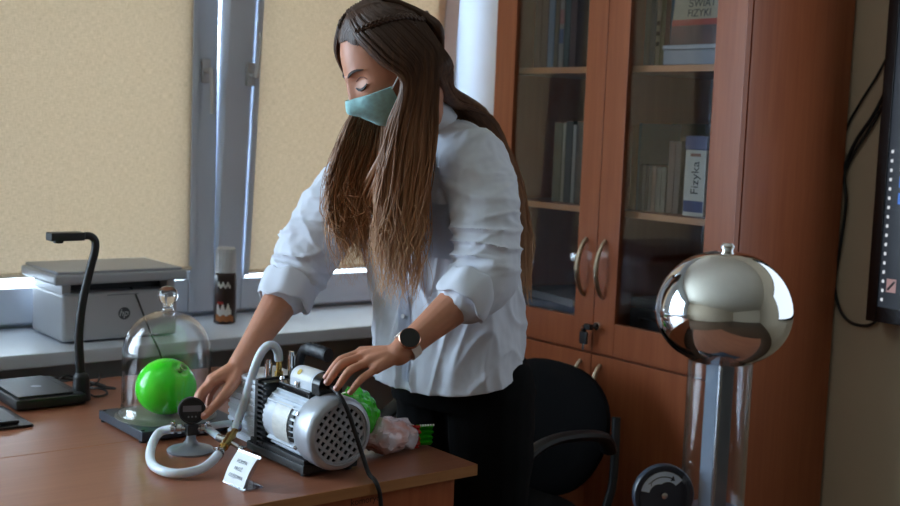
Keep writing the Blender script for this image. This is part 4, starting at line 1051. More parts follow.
# ---- head frame
Hc = Vector((1.3725, 1.9585, 1.4965))
fh = Vector((-0.95, 0.311, 0)).normalized(); pd = math.radians(33)
HF = fh*math.cos(pd)-UPZ*math.sin(pd); HU = UPZ*math.cos(pd)+fh*math.sin(pd); HL = UPZ.cross(fh).normalized()
def HW(p): return Hc + HF*p[0] + HL*p[1] + HU*p[2]
def gs(a, s): return math.exp(-(a/s)**2)
def head_surface(d):
    d = d.normalized(); dx, dy, dz_ = d
    x, y, z = 0.094*dx, 0.073*dy, 0.112*dz_
    if z < -0.01:
        t = min(1, (-0.01-z)/0.095)
        y *= 1-0.36*t**1.3
        if x < 0: x *= 1-0.55*t
        else: x = x*(1+0.10*t)
    if x > 0:
        fl = max(0, dx)
        z_, y_ = z, y
        x -= 0.006*gs(y_, 0.06)*gs(z_-0.03, 0.05)*0.6
        for s in (-1, 1):
            x -= 0.013*gs(y_-s*0.031, 0.017)*gs(z_-0.006, 0.013)*fl
            x += 0.0022*gs(y_-s*0.032, 0.016)*gs(z_+0.001, 0.012)*fl
            x += 0.004*gs(y_-s*0.030, 0.018)*gs(z_-0.023, 0.007)*fl
            x += 0.003*gs(y_-s*0.036, 0.016)*gs(z_+0.030, 0.016)*fl
        # nose, mouth, chin
        if -0.06 < z_ < 0.022:
            k = (0.022-z_)/0.066
            x += (0.004+0.020*min(1, k)**1.2)*gs(y_, 0.0085+0.006*k)*(1 if k < 0.92 else max(0, 1-(k-0.92)/0.3))
        x += 0.006*gs(y_, 0.02)*gs(z_+0.066, 0.009)*fl
        x += 0.010*gs(y_, 0.022)*gs(z_+0.094, 0.016)*fl
    return Vector((x, y, z))
body = B()
hd_ = B(); bmesh.ops.create_icosphere(hd_, subdivisions=6, radius=1.0)
for v in hd_.verts: v.co = HW(head_surface(v.co))
merge(body, hd_)
for s in (-1, 1): ball(body, HW((-0.008, s*0.074, -0.012)), (0.018, 0.010, 0.028), 3)
def btube(bm, ctrl, n=16, seg=16, flat=1.0):
    P = smooth_path(ctrl, n); tube(bm, [p[:3] for p in P], [max(0.002, p[3]) for p in P], seg, True, flat)
    ball(bm, P[0][:3], P[0][3]*0.98, 3); ball(bm, P[-1][:3], P[-1][3]*0.98, 3)
nb = Vector((1.482, 2.012, 1.36))
hb = HW((-0.030, 0, -0.060))
btube(body, [tuple(nb)+(0.058,), tuple(nb.lerp(hb, 0.5))+(0.052,), tuple(hb)+(0.053,)])
# trunk and legs (inside the clothes)
def ring(c, a, b, z, n=28, tilt=0.0, e=2.3):
    out = []
    for k in range(n):
        t = 2*math.pi*k/n
        cc, ss = math.cos(t), math.sin(t)
        u = a*math.copysign(abs(cc)**(2/e), cc); w = b*math.copysign(abs(ss)**(2/e), ss)
        p = Vector((c[0], c[1], z)) + LF*u + FW*w; p.z -= tilt*w
        out.append(p)
    return out
loft(body, [ring((1.655, 2.055), 0.13, 0.085, 0.80), ring((1.645, 2.055), 0.15, 0.095, 0.90), ring((1.62, 2.052), 0.125, 0.085, 1.02), ring((1.59, 2.05), 0.135, 0.09, 1.14), ring((1.545, 2.05), 0.15, 0.09, 1.25), ring((1.515, 2.045), 0.12, 0.07, 1.32), ring((1.495, 2.02), 0.06, 0.055, 1.37)])
LEGS = (((1.672, 1.970, 0.84), (1.690, 1.965, 0.47), (1.735, 1.965, 0.085)), ((1.655, 2.140, 0.84), (1.680, 2.135, 0.47), (1.720, 2.135, 0.085)))
for h_, k_, a_ in LEGS: btube(body, [h_+(0.082,), tuple(Vector(h_).lerp(Vector(k_), 0.5))+(0.066,), k_+(0.050,), tuple(Vector(k_).lerp(Vector(a_), 0.35))+(0.048,), a_+(0.032,)], 20)
# arms
SL, EL, WL = Vector((1.540, 1.886, 1.318)), Vector((1.502, 1.802, 1.088)), Vector((1.314, 1.817, 0.957))
SR, ER, WR = Vector((1.475, 2.212, 1.270)), Vector((1.340, 2.236, 1.046)), Vector((1.186, 2.192, 0.878))
for S_, E_, W_ in ((SL, EL, WL), (SR, ER, WR)):
    btube(body, [tuple(S_)+(0.050,), tuple(S_.lerp(E_, 0.5))+(0.043,), tuple(E_)+(0.038,)], 12)
    btube(body, [tuple(E_)+(0.037,), tuple(E_.lerp(W_, 0.3))+(0.0375,), tuple(E_.lerp(W_, 0.7))+(0.028,), tuple(W_)+(0.0235,)], 16)
# hands: palm from metacarpals, five separate fingers
def finger(bm, a, b, c, r0=0.0092, r1=0.0082, r2=0.0066):
    a, b, c = Vector(a), Vector(b), Vector(c)
    m = b.lerp(c, 0.52) + (b-a).normalized()*0.002
    P = smooth_path([tuple(a)+(r0,), tuple(a.lerp(b, 0.5))+(r0*0.94,), tuple(b)+(r1*1.04,), tuple(m)+(r1*0.94,), tuple(c)+(r2,)], 18)
    tube(bm, [p[:3] for p in P], [p[3] for p in P], 12); ball(bm, c, r2*0.98, 3); ball(bm, a, r0, 3); ball(bm, b, r1*1.06, 3)
    return m, c
LM = [(1.270, 1.872, 0.954), (1.264, 1.853, 0.951), (1.261, 1.833, 0.944), (1.264, 1.815, 0.934)]
LP = [(1.229, 1.882, 0.940), (1.218, 1.860, 0.938), (1.221, 1.837, 0.930), (1.232, 1.817, 0.916)]
LT = [(1.206, 1.892, 0.908), (1.193, 1.868, 0.904), (1.198, 1.844, 0.897), (1.214, 1.823, 0.892)]
RM = [(1.120, 2.180, 0.853), (1.130, 2.201, 0.853), (1.146, 2.216, 0.850), (1.162, 2.226, 0.844)]
RP = [(1.092, 2.174, 0.833), (1.103, 2.201, 0.826), (1.122, 2.220, 0.820), (1.142, 2.230, 0.815)]
RT = [(1.080, 2.163, 0.800), (1.091, 2.196, 0.792), (1.112, 2.213, 0.787), (1.134, 2.222, 0.788)]
nails = []
for W_, MM, PP, TT, th in ((WL, LM, LP, LT, ((1.302, 1.858, 0.942), (1.262, 1.904, 0.930), (1.237, 1.917, 0.912))),
                           (WR, RM, RP, RT, ((1.160, 2.164, 0.852), (1.120, 2.147, 0.822), (1.088, 2.148, 0.794)))):
    for i in range(4):
        m_ = Vector(MM[i]); w_ = W_ + (m_-W_)*0.08
        rr_ = (0.0125, 0.013, 0.0125, 0.0115)[i]
        P = smooth_path([tuple(w_)+(0.0165,), tuple(w_.lerp(m_, 0.55))+(rr_*1.12,), tuple(m_)+(rr_*0.92,)], 10)
        tube(body, [p[:3] for p in P], [p[3] for p in P], 12); ball(body, m_, rr_*0.94, 3)
        sc = (1.0, 1.04, 0.98, 0.86)[i]
        mm_, cc_ = finger(body, MM[i], PP[i], TT[i], 0.0094*sc, 0.0083*sc, 0.0064*sc)
        nails.append((mm_, cc_, 0.0064*sc))
    t0, t1, t2 = [Vector(x) for x in th]
    P = smooth_path([tuple(W_.lerp(t0, 0.35))+(0.015,), tuple(t0)+(0.0135,), tuple(t1)+(0.0105,), tuple(t2)+(0.0078,)], 16)
    tube(body, [p[:3] for p in P], [p[3] for p in P], 12); ball(body, t2, 0.0076, 3)
    nails.append((t1.lerp(t2, 0.4), t2, 0.0076))
body = fused(body, 0.0030, 3, 0.5)
obj('body', body, M_skin, person, True, 80)
M_nail = mat('finger_nail', (214, 160, 146), 0.25, var=0.03)
for m_, c_, r_ in nails:
    d_ = (c_-m_).normalized(); up_ = (UPZ - d_*UPZ.dot(d_)).normalized()
    up_ = (up_*0.7 + (-_f - d_*(-_f).dot(d_)).normalized()*0.5).normalized()
    sd = d_.cross(up_).normalized(); q = B()
    ball(q, (0, 0, 0), (0.0055, r_*0.72, 0.0016), 2, None)
    Rm = Matrix((d_, sd, up_)).transposed()
    bmesh.ops.rotate(q, matrix=Rm, verts=q.verts); bmesh.ops.translate(q, vec=c_-d_*0.001+up_*(r_*0.86), verts=q.verts)
    obj('nail', q, M_nail, person, True, 80)

# ---- trousers
tr_ = B()
loft(tr_, [ring((1.648, 2.052), 0.160, 0.108, 0.78), ring((1.636, 2.053), 0.160, 0.110, 0.86), ring((1.620, 2.053), 0.148, 0.102, 0.95), ring((1.612, 2.053), 0.135, 0.094, 1.0)])
for h_, k_, a_ in LEGS:
    btube(tr_, [(h_[0], h_[1], h_[2]-0.01, 0.098), tuple(Vector(h_).lerp(Vector(k_), 0.4))+(0.092,), k_+(0.071,), tuple(Vector(k_).lerp(Vector(a_), 0.5))+(0.064,), (a_[0], a_[1], a_[2]+0.02, 0.055)], 22)
tr_ = fused(tr_, 0.006, 5)
for v in tr_.verts:
    c = v.co; v.co += v.normal*(0.004*noise.noise(Vector((c.x*9, c.y*9, c.z*22))))
obj('trousers', tr_, M_trou, person, True, 80)
for h_, k_, a_ in LEGS:
    q = B(); rows = []
    for x_, w_, t_ in ((0.075, 0.028, 0.055), (0.05, 0.036, 0.075), (0.0, 0.036, 0.085), (-0.06, 0.043, 0.062), (-0.12, 0.044, 0.044), (-0.165, 0.034, 0.034), (-0.182, 0.012, 0.024)):
        rows.append([(a_[0]+x_-0.01, a_[1]+w_*math.cos(2*math.pi*i/16), max(0.001, t_*0.5+t_*0.55*math.sin(2*math.pi*i/16))) for i in range(16)])
    loft(q, rows); obj('shoe', q, M_black, person, True, 60)

# ---- shirt: torso, sleeves and yoke fused into one garment
sh = B()
TR = [((1.614, 2.050), 0.178, 0.124, 0.790, 0), ((1.615, 2.050), 0.178, 0.124, 0.86, 0), ((1.611, 2.051), 0.177, 0.123, 0.94, 0.0), ((1.600, 2.053), 0.175, 0.122, 1.03, 0.05), ((1.580, 2.054), 0.175, 0.122, 1.12, 0.12), ((1.556, 2.053), 0.176, 0.120, 1.21, 0.2), ((1.535, 2.050), 0.172, 0.108, 1.285, 0.25), ((1.515, 2.046), 0.145, 0.088, 1.335, 0.3), ((1.498, 2.034), 0.085, 0.068, 1.372, 0.3), ((1.490, 2.026), 0.066, 0.060, 1.390, 0.3)]
loft(sh, [ring(c, a, b_, z, 40, tl, 2.4) for c, a, b_, z, tl in TR])
LSL = [tuple(SL+Vector((-0.004, 0.016, 0.0)))+(0.072,), (1.537, 1.856, 1.235, 0.070), (1.524, 1.824, 1.150, 0.067), tuple(EL+Vector((0.006, 0.0, 0.006)))+(0.063,), (1.462, 1.806, 1.058, 0.056)]
RSL = [tuple(SR+Vector((0.004, -0.012, 0.002)))+(0.070,), (1.425, 2.228, 1.185, 0.072), (1.378, 2.238, 1.108, 0.070), tuple(ER+Vector((0.006, 0.0, 0.008)))+(0.062,), (1.318, 2.230, 1.022, 0.056)]
for A_ in (LSL, RSL): btube(sh, A_, 18, 18)
btube(sh, [tuple(SL+Vector((-0.004, 0.02, 0.004)))+(0.066,), (1.505, 2.03, 1.338, 0.062), tuple(SR+Vector((0.004, -0.02, 0.006)))+(0.064,)], 14, 16)
sh = fused(sh, 0.0042, 8)
sh.normal_update()
def ridge(n_):
    return max(0.0, 1-abs(n_)*2.6)**2
def fold(c):
    """cloth folds: long hanging ones on the trunk, slanting creases along the sleeves"""
    arm = 0.0; cr_ = 0.0
    for S_, E_, sg in ((SL, EL, 1), (SR, ER, -1)):
        ax_ = (E_-S_); t_ = max(0, min(1.25, (c-S_).dot(ax_)/ax_.length_squared)); dd = (c-(S_+ax_*t_)).length
        w_ = max(0, 1-dd/0.11)*min(1, t_*3+0.15)
        fade_ = 1-min(1, max(0, (t_-0.93)/0.12))
        if w_ > 0:
            a_ = ax_.normalized(); s_ = a_.cross(FW).normalized(); g_ = a_.cross(s_)
            al, sd, fr_ = (c-S_).dot(a_), (c-S_).dot(s_), (c-S_).dot(g_)
            wr = 0.012*noise.noise(c*14)
            n1_ = noise.noise(Vector(((al+wr)*(20+12*t_)+sd*12*sg+fr_*9, sd*5, fr_*5+sg*3)))
            n2_ = noise.noise(Vector(((al-wr)*34-sd*16*sg+fr_*8+5, sd*7, fr_*7)))
            k_ = 0.35+0.65*min(1, t_*1.3)
            cr_ += fade_*min(1, w_*2)*k_*(0.011*ridge(n1_)+0.006*ridge(n2_)-0.003+0.007*noise.noise(c*9+Vector((sg, 0, 0)))); arm = max(arm, min(1, w_*2))
    u_ = c.dot(LF); v_ = c.dot(FW)
    wr = 0.02*noise.noise(c*7)
    n1 = noise.noise(Vector(((u_+wr)*15+c.z*2.2, v_*9, c.z*2.6)))
    n2 = noise.noise(Vector(((u_-wr)*24-c.z*8+3, v_*14, c.z*5-u_*4)))
    tor = 0.010*n1 + 0.009*ridge(n1*1.2+0.1) + 0.006*ridge(n2) - 0.004
    return tor*(1-arm) + cr_ + 0.0012*noise.noise(c*60)
nm = {v: v.normal.copy() for v in sh.verts}
for v in sh.verts: v.co += nm[v]*fold(v.co)
# shirt-tail hem: lower in front and behind, cut up at the sides; the bag of cloth below the hem is removed
def hem_z(c):
    q_ = Vector((c.x-1.614, c.y-2.050, 0)); f_ = q_.dot(FW)/0.124; l_ = q_.dot(LF)/0.178
    a = math.atan2(l_, f_)
    return 0.826 + 0.030*(1-math.cos(a)) + 0.022*max(0, -math.cos(a))
dele = [f for f in sh.faces if f.calc_center_median().z < hem_z(f.calc_center_median()) and abs(f.calc_center_median().z) < 0.93]
bmesh.ops.delete(sh, geom=dele, context='FACES')
for v in sh.verts:
    if v.is_boundary: v.co.z = hem_z(v.co)
shirt_bvh = BVHTree.FromBMesh(sh)
so = obj('shirt', sh, M_shirt, person, True, 80)
sm = so.modifiers.new('cloth_thickness', 'SOLIDIFY'); sm.thickness = 0.0016; sm.offset = -1
# placket, buttons and pocket lie on the front of the shirt
def on_shirt(side, z, lift=0.0012, direction=None):
    o_ = Vector((1.58, 2.05, z)) + LF*side + FW*0.5
    hit = shirt_bvh.ray_cast(o_, -FW, 1.0)
    if hit[0] is None: return None
    return hit[0] + FW*lift
def patch(sides, zs, lift=0.0014):
    q_ = B(); grid = []
    for z in zs:
        row = [on_shirt(s_, z, lift) for s_ in sides]
        if any(p is None for p in row): continue
        grid.append([q_.verts.new(p) for p in row])
    for a, b_ in zip(grid[:-1], grid[1:]):
        for i in range(len(a)-1): q_.faces.new((a[i], a[i+1], b_[i+1], b_[i]))
    return q_
obj('placket', patch([-0.020+0.006*i for i in range(7)], [0.858+0.012*i for i in range(36)], 0.0018), M_shirt, so, False, 80) if False else None
q = patch([-0.018+0.006*i for i in range(6)], [0.846+0.012*i for i in range(37)], 0.0030)
bmesh.ops.solidify(q, geom=list(q.faces), thickness=0.0022); obj('placket', q, M_shirt, so, True, 80)
q = patch([0.055+0.01*i for i in range(10)], [1.115+0.01*i for i in range(12)], 0.0018)
bmesh.ops.solidify(q, geom=list(q.faces), thickness=0.0008); obj('chest_pocket', q, M_shirt, so, True, 80)
for z in (0.90, 0.985, 1.07, 1.155, 1.24):
    p_ = on_shirt(-0.003, z, 0.0035)
    if p_: q = B(); lathe(q, [(0.0, 0.001), (0.0045, 0.001), (0.005, 0.0), (0.0045, -0.001)], p_, FW, 14, cap=False); obj('button', q, mat('button_white', (220, 222, 224), 0.3), so, True)
# rolled cuffs
def cuff(E_, W_, c_, r, ln, tilt):
    d_ = ((W_-E_).normalized() + Vector(tilt)).normalized()
    q_ = B(); rows = []
    e1 = d_.cross(UPZ).normalized(); e2 = d_.cross(e1)
    prof_ = [(-ln*0.5, r*0.90), (-ln*0.5, r*1.04), (-ln*0.25, r*1.10), (0.0, r*1.11), (ln*0.25, r*1.12), (ln*0.46, r*1.10), (ln*0.5, r*1.05), (ln*0.46, r*0.98), (ln*0.2, r*0.92), (-ln*0.2, r*0.88)]
    for h_, rr in prof_:
        rw = []
        for k in range(40):
            a = 2*math.pi*k/40
            wob = 1 + 0.045*math.sin(2*a+0.7) + 0.03*math.sin(5*a+h_*60) + 0.02*math.sin(9*a+1)
            rw.append(Vector(c_) + d_*(h_+0.006*math.sin(3*a)+0.003*math.sin(7*a)) + (e1*math.cos(a)+e2*math.sin(a))*rr*wob)
        rows.append(rw)
    loft(q_, rows+[rows[0]], cap=False)
    bmesh.ops.remove_doubles(q_, verts=q_.verts, dist=1e-5)
    o_ = obj('cuff', q_, M_shirt, so, True, 80)
    o_.modifiers.new('sub', 'SUBSURF').render_levels = 1
cuff(EL, WL, EL.lerp(WL, 0.20)+Vector((0, 0, 0.002)), 0.054, 0.062, (0.0, 0.0, -0.35))
cuff(ER, WR, ER.lerp(WR, 0.13)+Vector((0, 0, 0.0)), 0.056, 0.066, (0.10, 0.0, -0.25))
# collar
nc = Vector((1.484, 2.018, 1.392)); nax = (Vector((-0.38, -0.06, 1))).normalized()
n1_ = (FW - nax*FW.dot(nax)).normalized(); n2_ = nax.cross(n1_)
q = B(); rows = []
for k in range(0, 41):
    a = math.radians(26 + (360-52)*k/40); ca = math.cos(a)
    rad = n1_*math.cos(a) + n2_*math.sin(a)
    front = max(0, ca)
    inn = nc + rad*0.060 - nax*0.016; top_ = nc + rad*0.063 + nax*(0.026-0.030*front)
    leaf = nc + rad*(0.083+0.012*front) - nax*(0.012+0.040*front); tip = nc + rad*0.079 - nax*(0.010+0.036*front)
    rows.append([inn, top_, top_+rad*0.004+nax*0.001, leaf, tip, top_+rad*0.003-nax*0.002, inn+rad*0.0015])
loft(q, rows, cap=True); obj('collar', q, M_shirt, so, True, 60)

# ---- mask
q = B(); grid = []
nu, nv = 40, 22
for i in range(nu+1):
    th = math.radians(-68+136*i/nu); row = []
    at = abs(math.degrees(th))/68
    ztop = -0.016 - 0.014*at**1.3 ; zbot = -0.118 + 0.042*at**1.6
    for j in range(nv+1):
        zz = ztop+(zbot-ztop)*j/nv
        # cast from outside along the horizontal radial direction onto the head profile
        dr = Vector((math.cos(th), math.sin(th)*0.80, 0))
        best = None
        lo_d = Vector((math.cos(th)/0.094*1.0, math.sin(th)/0.073*0.8, 0))
        # find surface point with this height by adjusting the polar angle
        ang = math.asin(max(-0.985, min(0.985, zz/0.112)))
        d_ = Vector((math.cos(ang)*math.cos(th), math.cos(ang)*math.sin(th), math.sin(ang)))
        s_ = head_surface(d_)
        tent = 0.010*gs(th, 0.5)*(1-abs(2*j/nv-0.75))
        off = 0.0065 + max(0, tent)
        n_ = Vector((math.cos(th), math.sin(th)*0.9, -0.15*(j/nv))).normalized()
        if j > nv*0.55: s_.x += 0.014*gs(th, 0.6)*((j/nv-0.55)/0.45)*1.0
        row.append(q.verts.new(HW(s_ + n_*off)))
    grid.append(row)
for a, b_ in zip(grid[:-1], grid[1:]):
    for j in range(nv): q.faces.new((a[j], a[j+1], b_[j+1], b_[j]))
bmesh.ops.smooth_vert(q, verts=q.verts, factor=0.5, use_axis_x=True, use_axis_y=True, use_axis_z=True)
bmesh.ops.smooth_vert(q, verts=q.verts, factor=0.5, use_axis_x=True, use_axis_y=True, use_axis_z=True)
bmesh.ops.solidify(q, geom=list(q.faces), thickness=0.0018); mk = obj('face_mask', q, M_mask, person, True, 80)
for s in (-1, 1):
    q = B(); tube(q, smooth_path([HW((0.040, s*0.066, -0.035)), HW((0.012, s*0.078, -0.014)), HW((-0.012, s*0.083, 0.006)), HW((-0.022, s*0.080, -0.015)), HW((0.0, s*0.074, -0.045)), HW((0.034, s*0.060, -0.068))], 24), 0.0016, 6); obj('ear_loop', q, mat('white_elastic', (220, 222, 224), 0.7), mk, True)

# ---- brows and lashes
M_brow = mat('dark_brow_hair', (48, 32, 26), 0.7, var=0.2, vscale=200)
def face_pt(y, z, lift=0.001):
    ang = math.asin(z/0.112); sy = max(-0.97, min(0.97, y/0.073/math.cos(ang)))
    th = math.asin(sy)
    s_ = head_surface(Vector((math.cos(ang)*math.cos(th), math.cos(ang)*math.sin(th), math.sin(ang))))
    return HW(s_ + Vector((lift, lift*math.copysign(0.5, y), 0)))
for s in (-1, 1):
    q = B(); tube(q, [face_pt(s*y, z, 0.0012) for y, z in ((0.012, 0.020), (0.020, 0.0235), (0.030, 0.0265), (0.040, 0.0265), (0.050, 0.022))], [0.0022, 0.0036, 0.0034, 0.0026, 0.001], 8, flat=0.5); obj('eyebrow', q, M_brow, person, True)
    q = B(); tube(q, [face_pt(s*y, z, 0.0022) for y, z in ((0.019, -0.004), (0.025, -0.0085), (0.032, -0.0105), (0.039, -0.009), (0.046, -0.0045))], [0.0012, 0.0024, 0.0030, 0.0027, 0.0014], 8, flat=0.8); obj('eyelashes', q, mat('black_lashes', (24, 16, 14), 0.6), person, True)
    q = B(); tube(q, [face_pt(s*y, z, 0.0006) for y, z in ((0.020, 0.006), (0.026, 0.0095), (0.033, 0.0105), (0.041, 0.0085), (0.047, 0.003))], [0.0006, 0.0009, 0.001, 0.0009, 0.0005], 6); obj('eyelid_crease', q, mat('skin_crease_shade', (120, 72, 58), 0.6), person, True)  # darker skin colour paints the eye socket's shade into the lid crease

# ---- hair: a cap on the skull, then many long locks
M_hair = bpy.data.materials.new('brown_hair'); M_hair.use_nodes = True
n = M_hair.node_tree.nodes; L = M_hair.node_tree.links; p = n['Principled BSDF']
tc = n.new('ShaderNodeTexCoord'); sx = n.new('ShaderNodeSeparateXYZ'); L.new(tc.outputs['Object'], sx.inputs[0])
nz = n.new('ShaderNodeTexNoise'); nz.inputs['Scale'].default_value = 1.0; nz.inputs['Detail'].default_value = 3
mp = n.new('ShaderNodeMapping'); mp.inputs['Scale'].default_value = (110, 110, 4); L.new(tc.outputs['Object'], mp.inputs['Vector']); L.new(mp.outputs['Vector'], nz.inputs['Vector'])
ma = n.new('ShaderNodeMath'); ma.operation = 'MULTIPLY_ADD'; ma.inputs[1].default_value = 0.22; L.new(nz.outputs['Fac'], ma.inputs[0]); L.new(sx.outputs['Z'], ma.inputs[2])
mr = n.new('ShaderNodeMapRange'); mr.inputs['From Min'].default_value = 1.62; mr.inputs['From Max'].default_value = 1.12; L.new(ma.outputs[0], mr.inputs['Value'])
cr = n.new('ShaderNodeValToRGB'); cr.color_ramp.elements[0].color = lin((72, 48, 36)); cr.color_ramp.elements[1].color = lin((214, 168, 124))
e_ = cr.color_ramp.elements.new(0.5); e_.color = lin((158, 110, 76))
L.new(mr.outputs['Result'], cr.inputs['Fac']); L.new(cr.outputs['Color'], p.inputs['Base Color'])
p.inputs['Roughness'].default_value = 0.42; p.inputs['Specular IOR Level'].default_value = 0.4
hair = B()
cap = B(); bmesh.ops.create_icosphere(cap, subdivisions=5, radius=1.0)
kill = []
for v in cap.verts:
    d = v.co.normalized(); s_ = head_surface(d); k_ = 1.06
    v.co = Vector((s_.x, s_.y, s_.z)) + d*(0.012 if s_.x < -0.01 else max(0.0035, 0.012-0.0085*(s_.x+0.01)/0.04))
for f in cap.faces:
    c = f.calc_center_median()
    hl = 0.099 - 0.75*max(0, abs(c.y)-0.022)
    if (c.x > 0.016 and c.z < hl) or (c.z < -0.060): kill.append(f)
bmesh.ops.delete(cap, geom=kill, context='FACES')
for v in cap.verts:
    c = v.co; v.co = HW(c + c.normalized()*0.002*noise.noise(Vector((c.x*40, c.y*160, c.z*40))))
merge(hair, cap)
rnd = random.Random(11)
RV, FV = Vector(_r0), Vector((0.6175, 0.7865, 0))
def scalp(x, phi, side, lift):
    """point over the skull: x fore-aft, phi 0 at the parting .. 1 at ear level"""
    a = phi*math.radians(97); k_ = math.sqrt(max(0.05, 1-(x/0.108)**2))
    return HW((x, side*(0.087+lift)*k_*math.sin(a), (0.124+lift)*k_*math.cos(a)-0.004))
def lock(pts, r0, n_=34, seg=6, wave=0.006, ph=0.0, fr=3.0):
    P = smooth_path(pts, n_); out = []; rad = []
    for i, p_ in enumerate(P):
        t = i/(n_-1); w_ = wave*1.25*max(0, (t-0.40)/0.60)
        v = Vector(p_) + RV*w_*math.sin(fr*2*math.pi*t+ph) + FV*w_*0.7*math.cos(fr*2*math.pi*t*0.9+ph*1.7)
        out.append(v); rad.append(r0*(0.55+0.45*min(1, t*5))*(1 if t < 0.62 else max(0.10, 1-(t-0.62)/0.40)))
    tube(hair, out, rad, seg, True, 0.55)
def side_locks(count, side, xf, xb, C1, C2, w1, w2, r, z_lo, z_hi, dep, wave):
    for i in range(count):
        u = rnd.uniform(-1, 1); v_ = rnd.uniform(-1, 1)
        xr = xf + (xb-xf)*(u*0.5+0.5)
        lift = rnd.uniform(0.0, 0.010)
        x0 = xr*0.75 + 0.010
        p0 = scalp(x0, 0.02+rnd.uniform(0, 0.05), side, lift); fx_ = 0.020*max(0, -u); p1 = scalp(x0*0.9+xr*0.1+fx_, 0.42, side, lift); p2 = scalp(xr+fx_*0.8, 0.80, side, lift+0.002); p3 = scalp(xr, 1.05, side, lift+0.006)
        zr_ = rnd.uniform(-0.05, 0.05); c1 = C1 + RV*w1*u + FV*dep*v_ + UPZ*zr_; ze = rnd.uniform(z_lo, z_hi)
        c2 = C2 + RV*w2*(u*0.8+rnd.uniform(-0.25, 0.25)) + FV*dep*v_; c2.z = ze
        m_ = p3.lerp(c1, 0.45) + (RV*0.006*u)
        lock([p0, p1, p2, p3, m_, c1, c1.lerp(c2, 0.5)+RV*rnd.uniform(-0.008, 0.008), c2], r*rnd.uniform(0.6, 1.25), 36, 6, wave*rnd.uniform(0.5, 1.3), rnd.uniform(0, 6.3), rnd.uniform(2.0, 3.6))
A1, A2 = Vector((1.380, 1.914, 1.235)), Vector((1.379, 1.915, 1.05))
B1, B2 = Vector((1.352, 2.055, 1.225)), Vector((1.360, 2.035, 1.07))
side_locks(230, 1, 0.024, -0.060, A1, A2, 0.044, 0.042, 0.0046, 1.04, 1.20, 0.020, 0.011)
side_locks(420, 1, 0.026, -0.062, A1, A2, 0.048, 0.048, 0.0015, 1.02, 1.18, 0.028, 0.014)
side_locks(200, -1, 0.056, -0.060, B1, B2, 0.045, 0.036, 0.0044, 1.07, 1.24, 0.020, 0.011)
side_locks(360, -1, 0.058, -0.062, B1, B2, 0.050, 0.044, 0.0015, 1.05, 1.22, 0.026, 0.014)
for i in range(420):
    s_ = rnd.choice((-1, 1)); yy = rnd.uniform(0.0, 0.058); hl_ = 0.086 - 0.75*max(0, yy-0.022) - rnd.uniform(0, 0.005)
    ang_ = math.asin(max(-0.98, min(0.98, hl_/0.112))); th_ = math.asin(min(0.95, yy/0.073/max(0.2, math.cos(ang_))))
    st_ = head_surface(Vector((math.cos(ang_)*math.cos(th_), s_*math.cos(ang_)*math.sin(th_), math.sin(ang_))))
    f0 = 0.10+0.55*yy/0.058; lf_ = rnd.uniform(0.001, 0.008)
    lock([HW(st_ + Vector((0.002, 0, 0.001))), HW(st_*1.05 + Vector((-0.010, 0, 0.010))), scalp(0.028, f0, s_, lf_), scalp(-0.02, f0+0.10, s_, lf_), scalp(-0.06, f0+0.2, s_, lf_), scalp(-0.09, f0+0.28, s_, lf_-0.004)], 0.0040*rnd.uniform(0.5, 1.2), 22, 6, 0.001, rnd.uniform(0, 6))
# inner hair between the two falls
for i in range(90):
    u = rnd.uniform(0, 1); s_ = rnd.choice((-1, 1))
    p0 = scalp(rnd.uniform(-0.05, 0.0), 0.6, s_, 0.0); p1 = scalp(rnd.uniform(-0.03, 0.0), 1.05, s_, 0.004)
    c1 = A1.lerp(B1, 0.2+0.6*u) + FV*rnd.uniform(0.0, 0.03); c2 = A2.lerp(B2, 0.2+0.6*u) + FV*rnd.uniform(0, 0.02); c2.z = rnd.uniform(1.09, 1.22)
    lock([p0, p1, p1.lerp(c1, 0.5), c1, c2], 0.0045*rnd.uniform(0.5, 1.2), 28, 6, 0.005, rnd.uniform(0, 6.3))
# back fall over the left shoulder blade
for i in range(260):
    u = rnd.uniform(0, 1); lift = rnd.uniform(0, 0.012); th = rnd.uniform(-1, 1)
    x0 = -0.03-0.05*u
    a0 = HW((-0.045, th*0.03, 0.110+lift)); a1 = HW((-0.088-lift*0.6, th*0.05, 0.050)); a2 = HW((-0.096-lift*0.6, th*0.055, 0.0))
    side = u
    s1 = Vector((1.500, 1.945, 1.470)) + Vector((0.0, 0.07, 0.0))*side + Vector((0, 0, -0.02))*rnd.random()
    s2 = Vector((1.600, 1.938, 1.418)) + Vector((0.010, 0.12, 0.004))*side - UPZ*0.022*rnd.random()
    s3 = Vector((1.680, 1.935, 1.300)) + Vector((0.012, 0.16, 0.0))*side + FW*0.006*rnd.random()
    s4 = Vector((1.730, 1.935, 1.170)) + Vector((0.010, 0.17, 0.0))*side
    s5 = Vector((1.748, 1.940, 1.0+0.13*rnd.random())) + Vector((0.01, 0.16, 0.0))*side
    lock([a0, a1, a2, s1, s2, s3, s4, s5], (0.0052 if i % 2 else 0.002)*rnd.uniform(0.6, 1.2), 38, 6, 0.005, rnd.uniform(0, 6.3), 3.0)
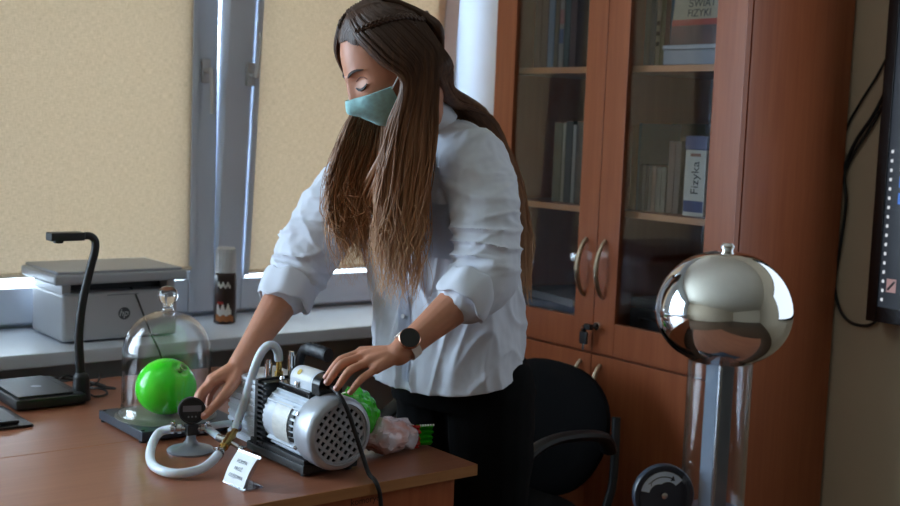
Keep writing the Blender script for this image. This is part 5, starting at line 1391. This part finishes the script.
for i in range(170):
    lift = rnd.uniform(0, 0.008); u = rnd.uniform(0, 1); s_ = 1 if i % 4 else -1
    a0 = scalp(-0.045-0.02*u, 0.10, s_, lift); a1 = scalp(-0.062-0.018*u, 0.55, s_, lift); a2 = HW((-0.052-0.034*u, s_*(0.082-0.022*u), -0.012)); a3 = HW((-0.050-0.040*u, s_*(0.074-0.02*u), -0.060))
    s1 = Vector((1.515, 1.928+0.05*rnd.random(), 1.425)) + UPZ*0.025*u; s2 = Vector((1.605, 1.925+0.06*rnd.random(), 1.402))
    s3 = Vector((1.682, 1.925+0.07*rnd.random(), 1.300)); s4 = Vector((1.730, 1.93+0.06*rnd.random(), 1.17)); s5 = Vector((1.745, 1.935+0.06*rnd.random(), 1.0+0.14*rnd.random()))
    if s_ < 0: s1.y += 0.10; s2.y += 0.10; s3.y += 0.10; s4.y += 0.08; s5.y += 0.08
    lock([a0, a1, a2, a3, s1, s2, s3, s4, s5], (0.0044 if i % 2 else 0.0018)*rnd.uniform(0.6, 1.2), 38, 6, 0.005, rnd.uniform(0, 6.3), 3.0)
obj('hair', hair, M_hair, person, True, 80)
# small braid from the temple round to the back of the head
q = B()
for s in (1, -1):
    path = [scalp(0.045, 0.42, s, 0.012), scalp(0.015, 0.50, s, 0.016), scalp(-0.02, 0.54, s, 0.017), scalp(-0.055, 0.56, s, 0.016), scalp(-0.085, 0.58, s, 0.016), HW((-0.116, 0.0, 0.045))]
    P = [Vector(p_) for p_ in smooth_path(path, 60)]
    for k_ in range(3):
        pts = []
        for i, v in enumerate(P):
            ph = i*0.75 + k_*2.094; out_ = (v-Hc).normalized()
            pts.append(v + HU*0.0035*math.sin(ph) + out_*0.002*math.sin(2*ph))
        tube(q, pts, [0.0030*(1-0.2*abs(2*i/59-1)) for i in range(60)], 6)
obj('braid', q, M_hair, person, True, 80)

# ---- wrist watch
wt = WL.lerp(EL, 0.11); wdv = (EL-WL).normalized(); wn = (Vector((-0.46, -0.72, 0.52)) - wdv*wdv.dot(Vector((-0.46, -0.72, 0.52)))).normalized()
q = B(); e1 = wn; e2 = wdv.cross(e1); rows = []
for k in range(36):
    a = 2*math.pi*k/36; rad = e1*math.cos(a) + e2*math.sin(a)
    rows.append([wt + rad*r_ + wdv*h_ for r_, h_ in ((0.0262, -0.009), (0.0285, -0.009), (0.0285, 0.009), (0.0262, 0.009))])
loft(q, rows+[rows[0]], cap=False); obj('watch_strap', q, mat('cream_watch_strap', (226, 214, 204), 0.5), person, True)
q = B(); lathe(q, [(0.0, 0.0), (0.0195, 0.0), (0.0205, 0.003), (0.0205, 0.008), (0.019, 0.0095), (0.0, 0.0095)], wt+wn*0.0265, wn, 36); wc_ = obj('watch_case', q, mat('rose_gold_case', (200, 150, 128), 0.25, 1.0), person, True)
q = B(); lathe(q, [(0.0188, 0.0092), (0.0185, 0.0108), (0.0, 0.0112)], wt+wn*0.0265, wn, 36, cap=False); obj('watch_glass', q, mat('black_watch_glass', (6, 6, 8), 0.15), wc_, True)
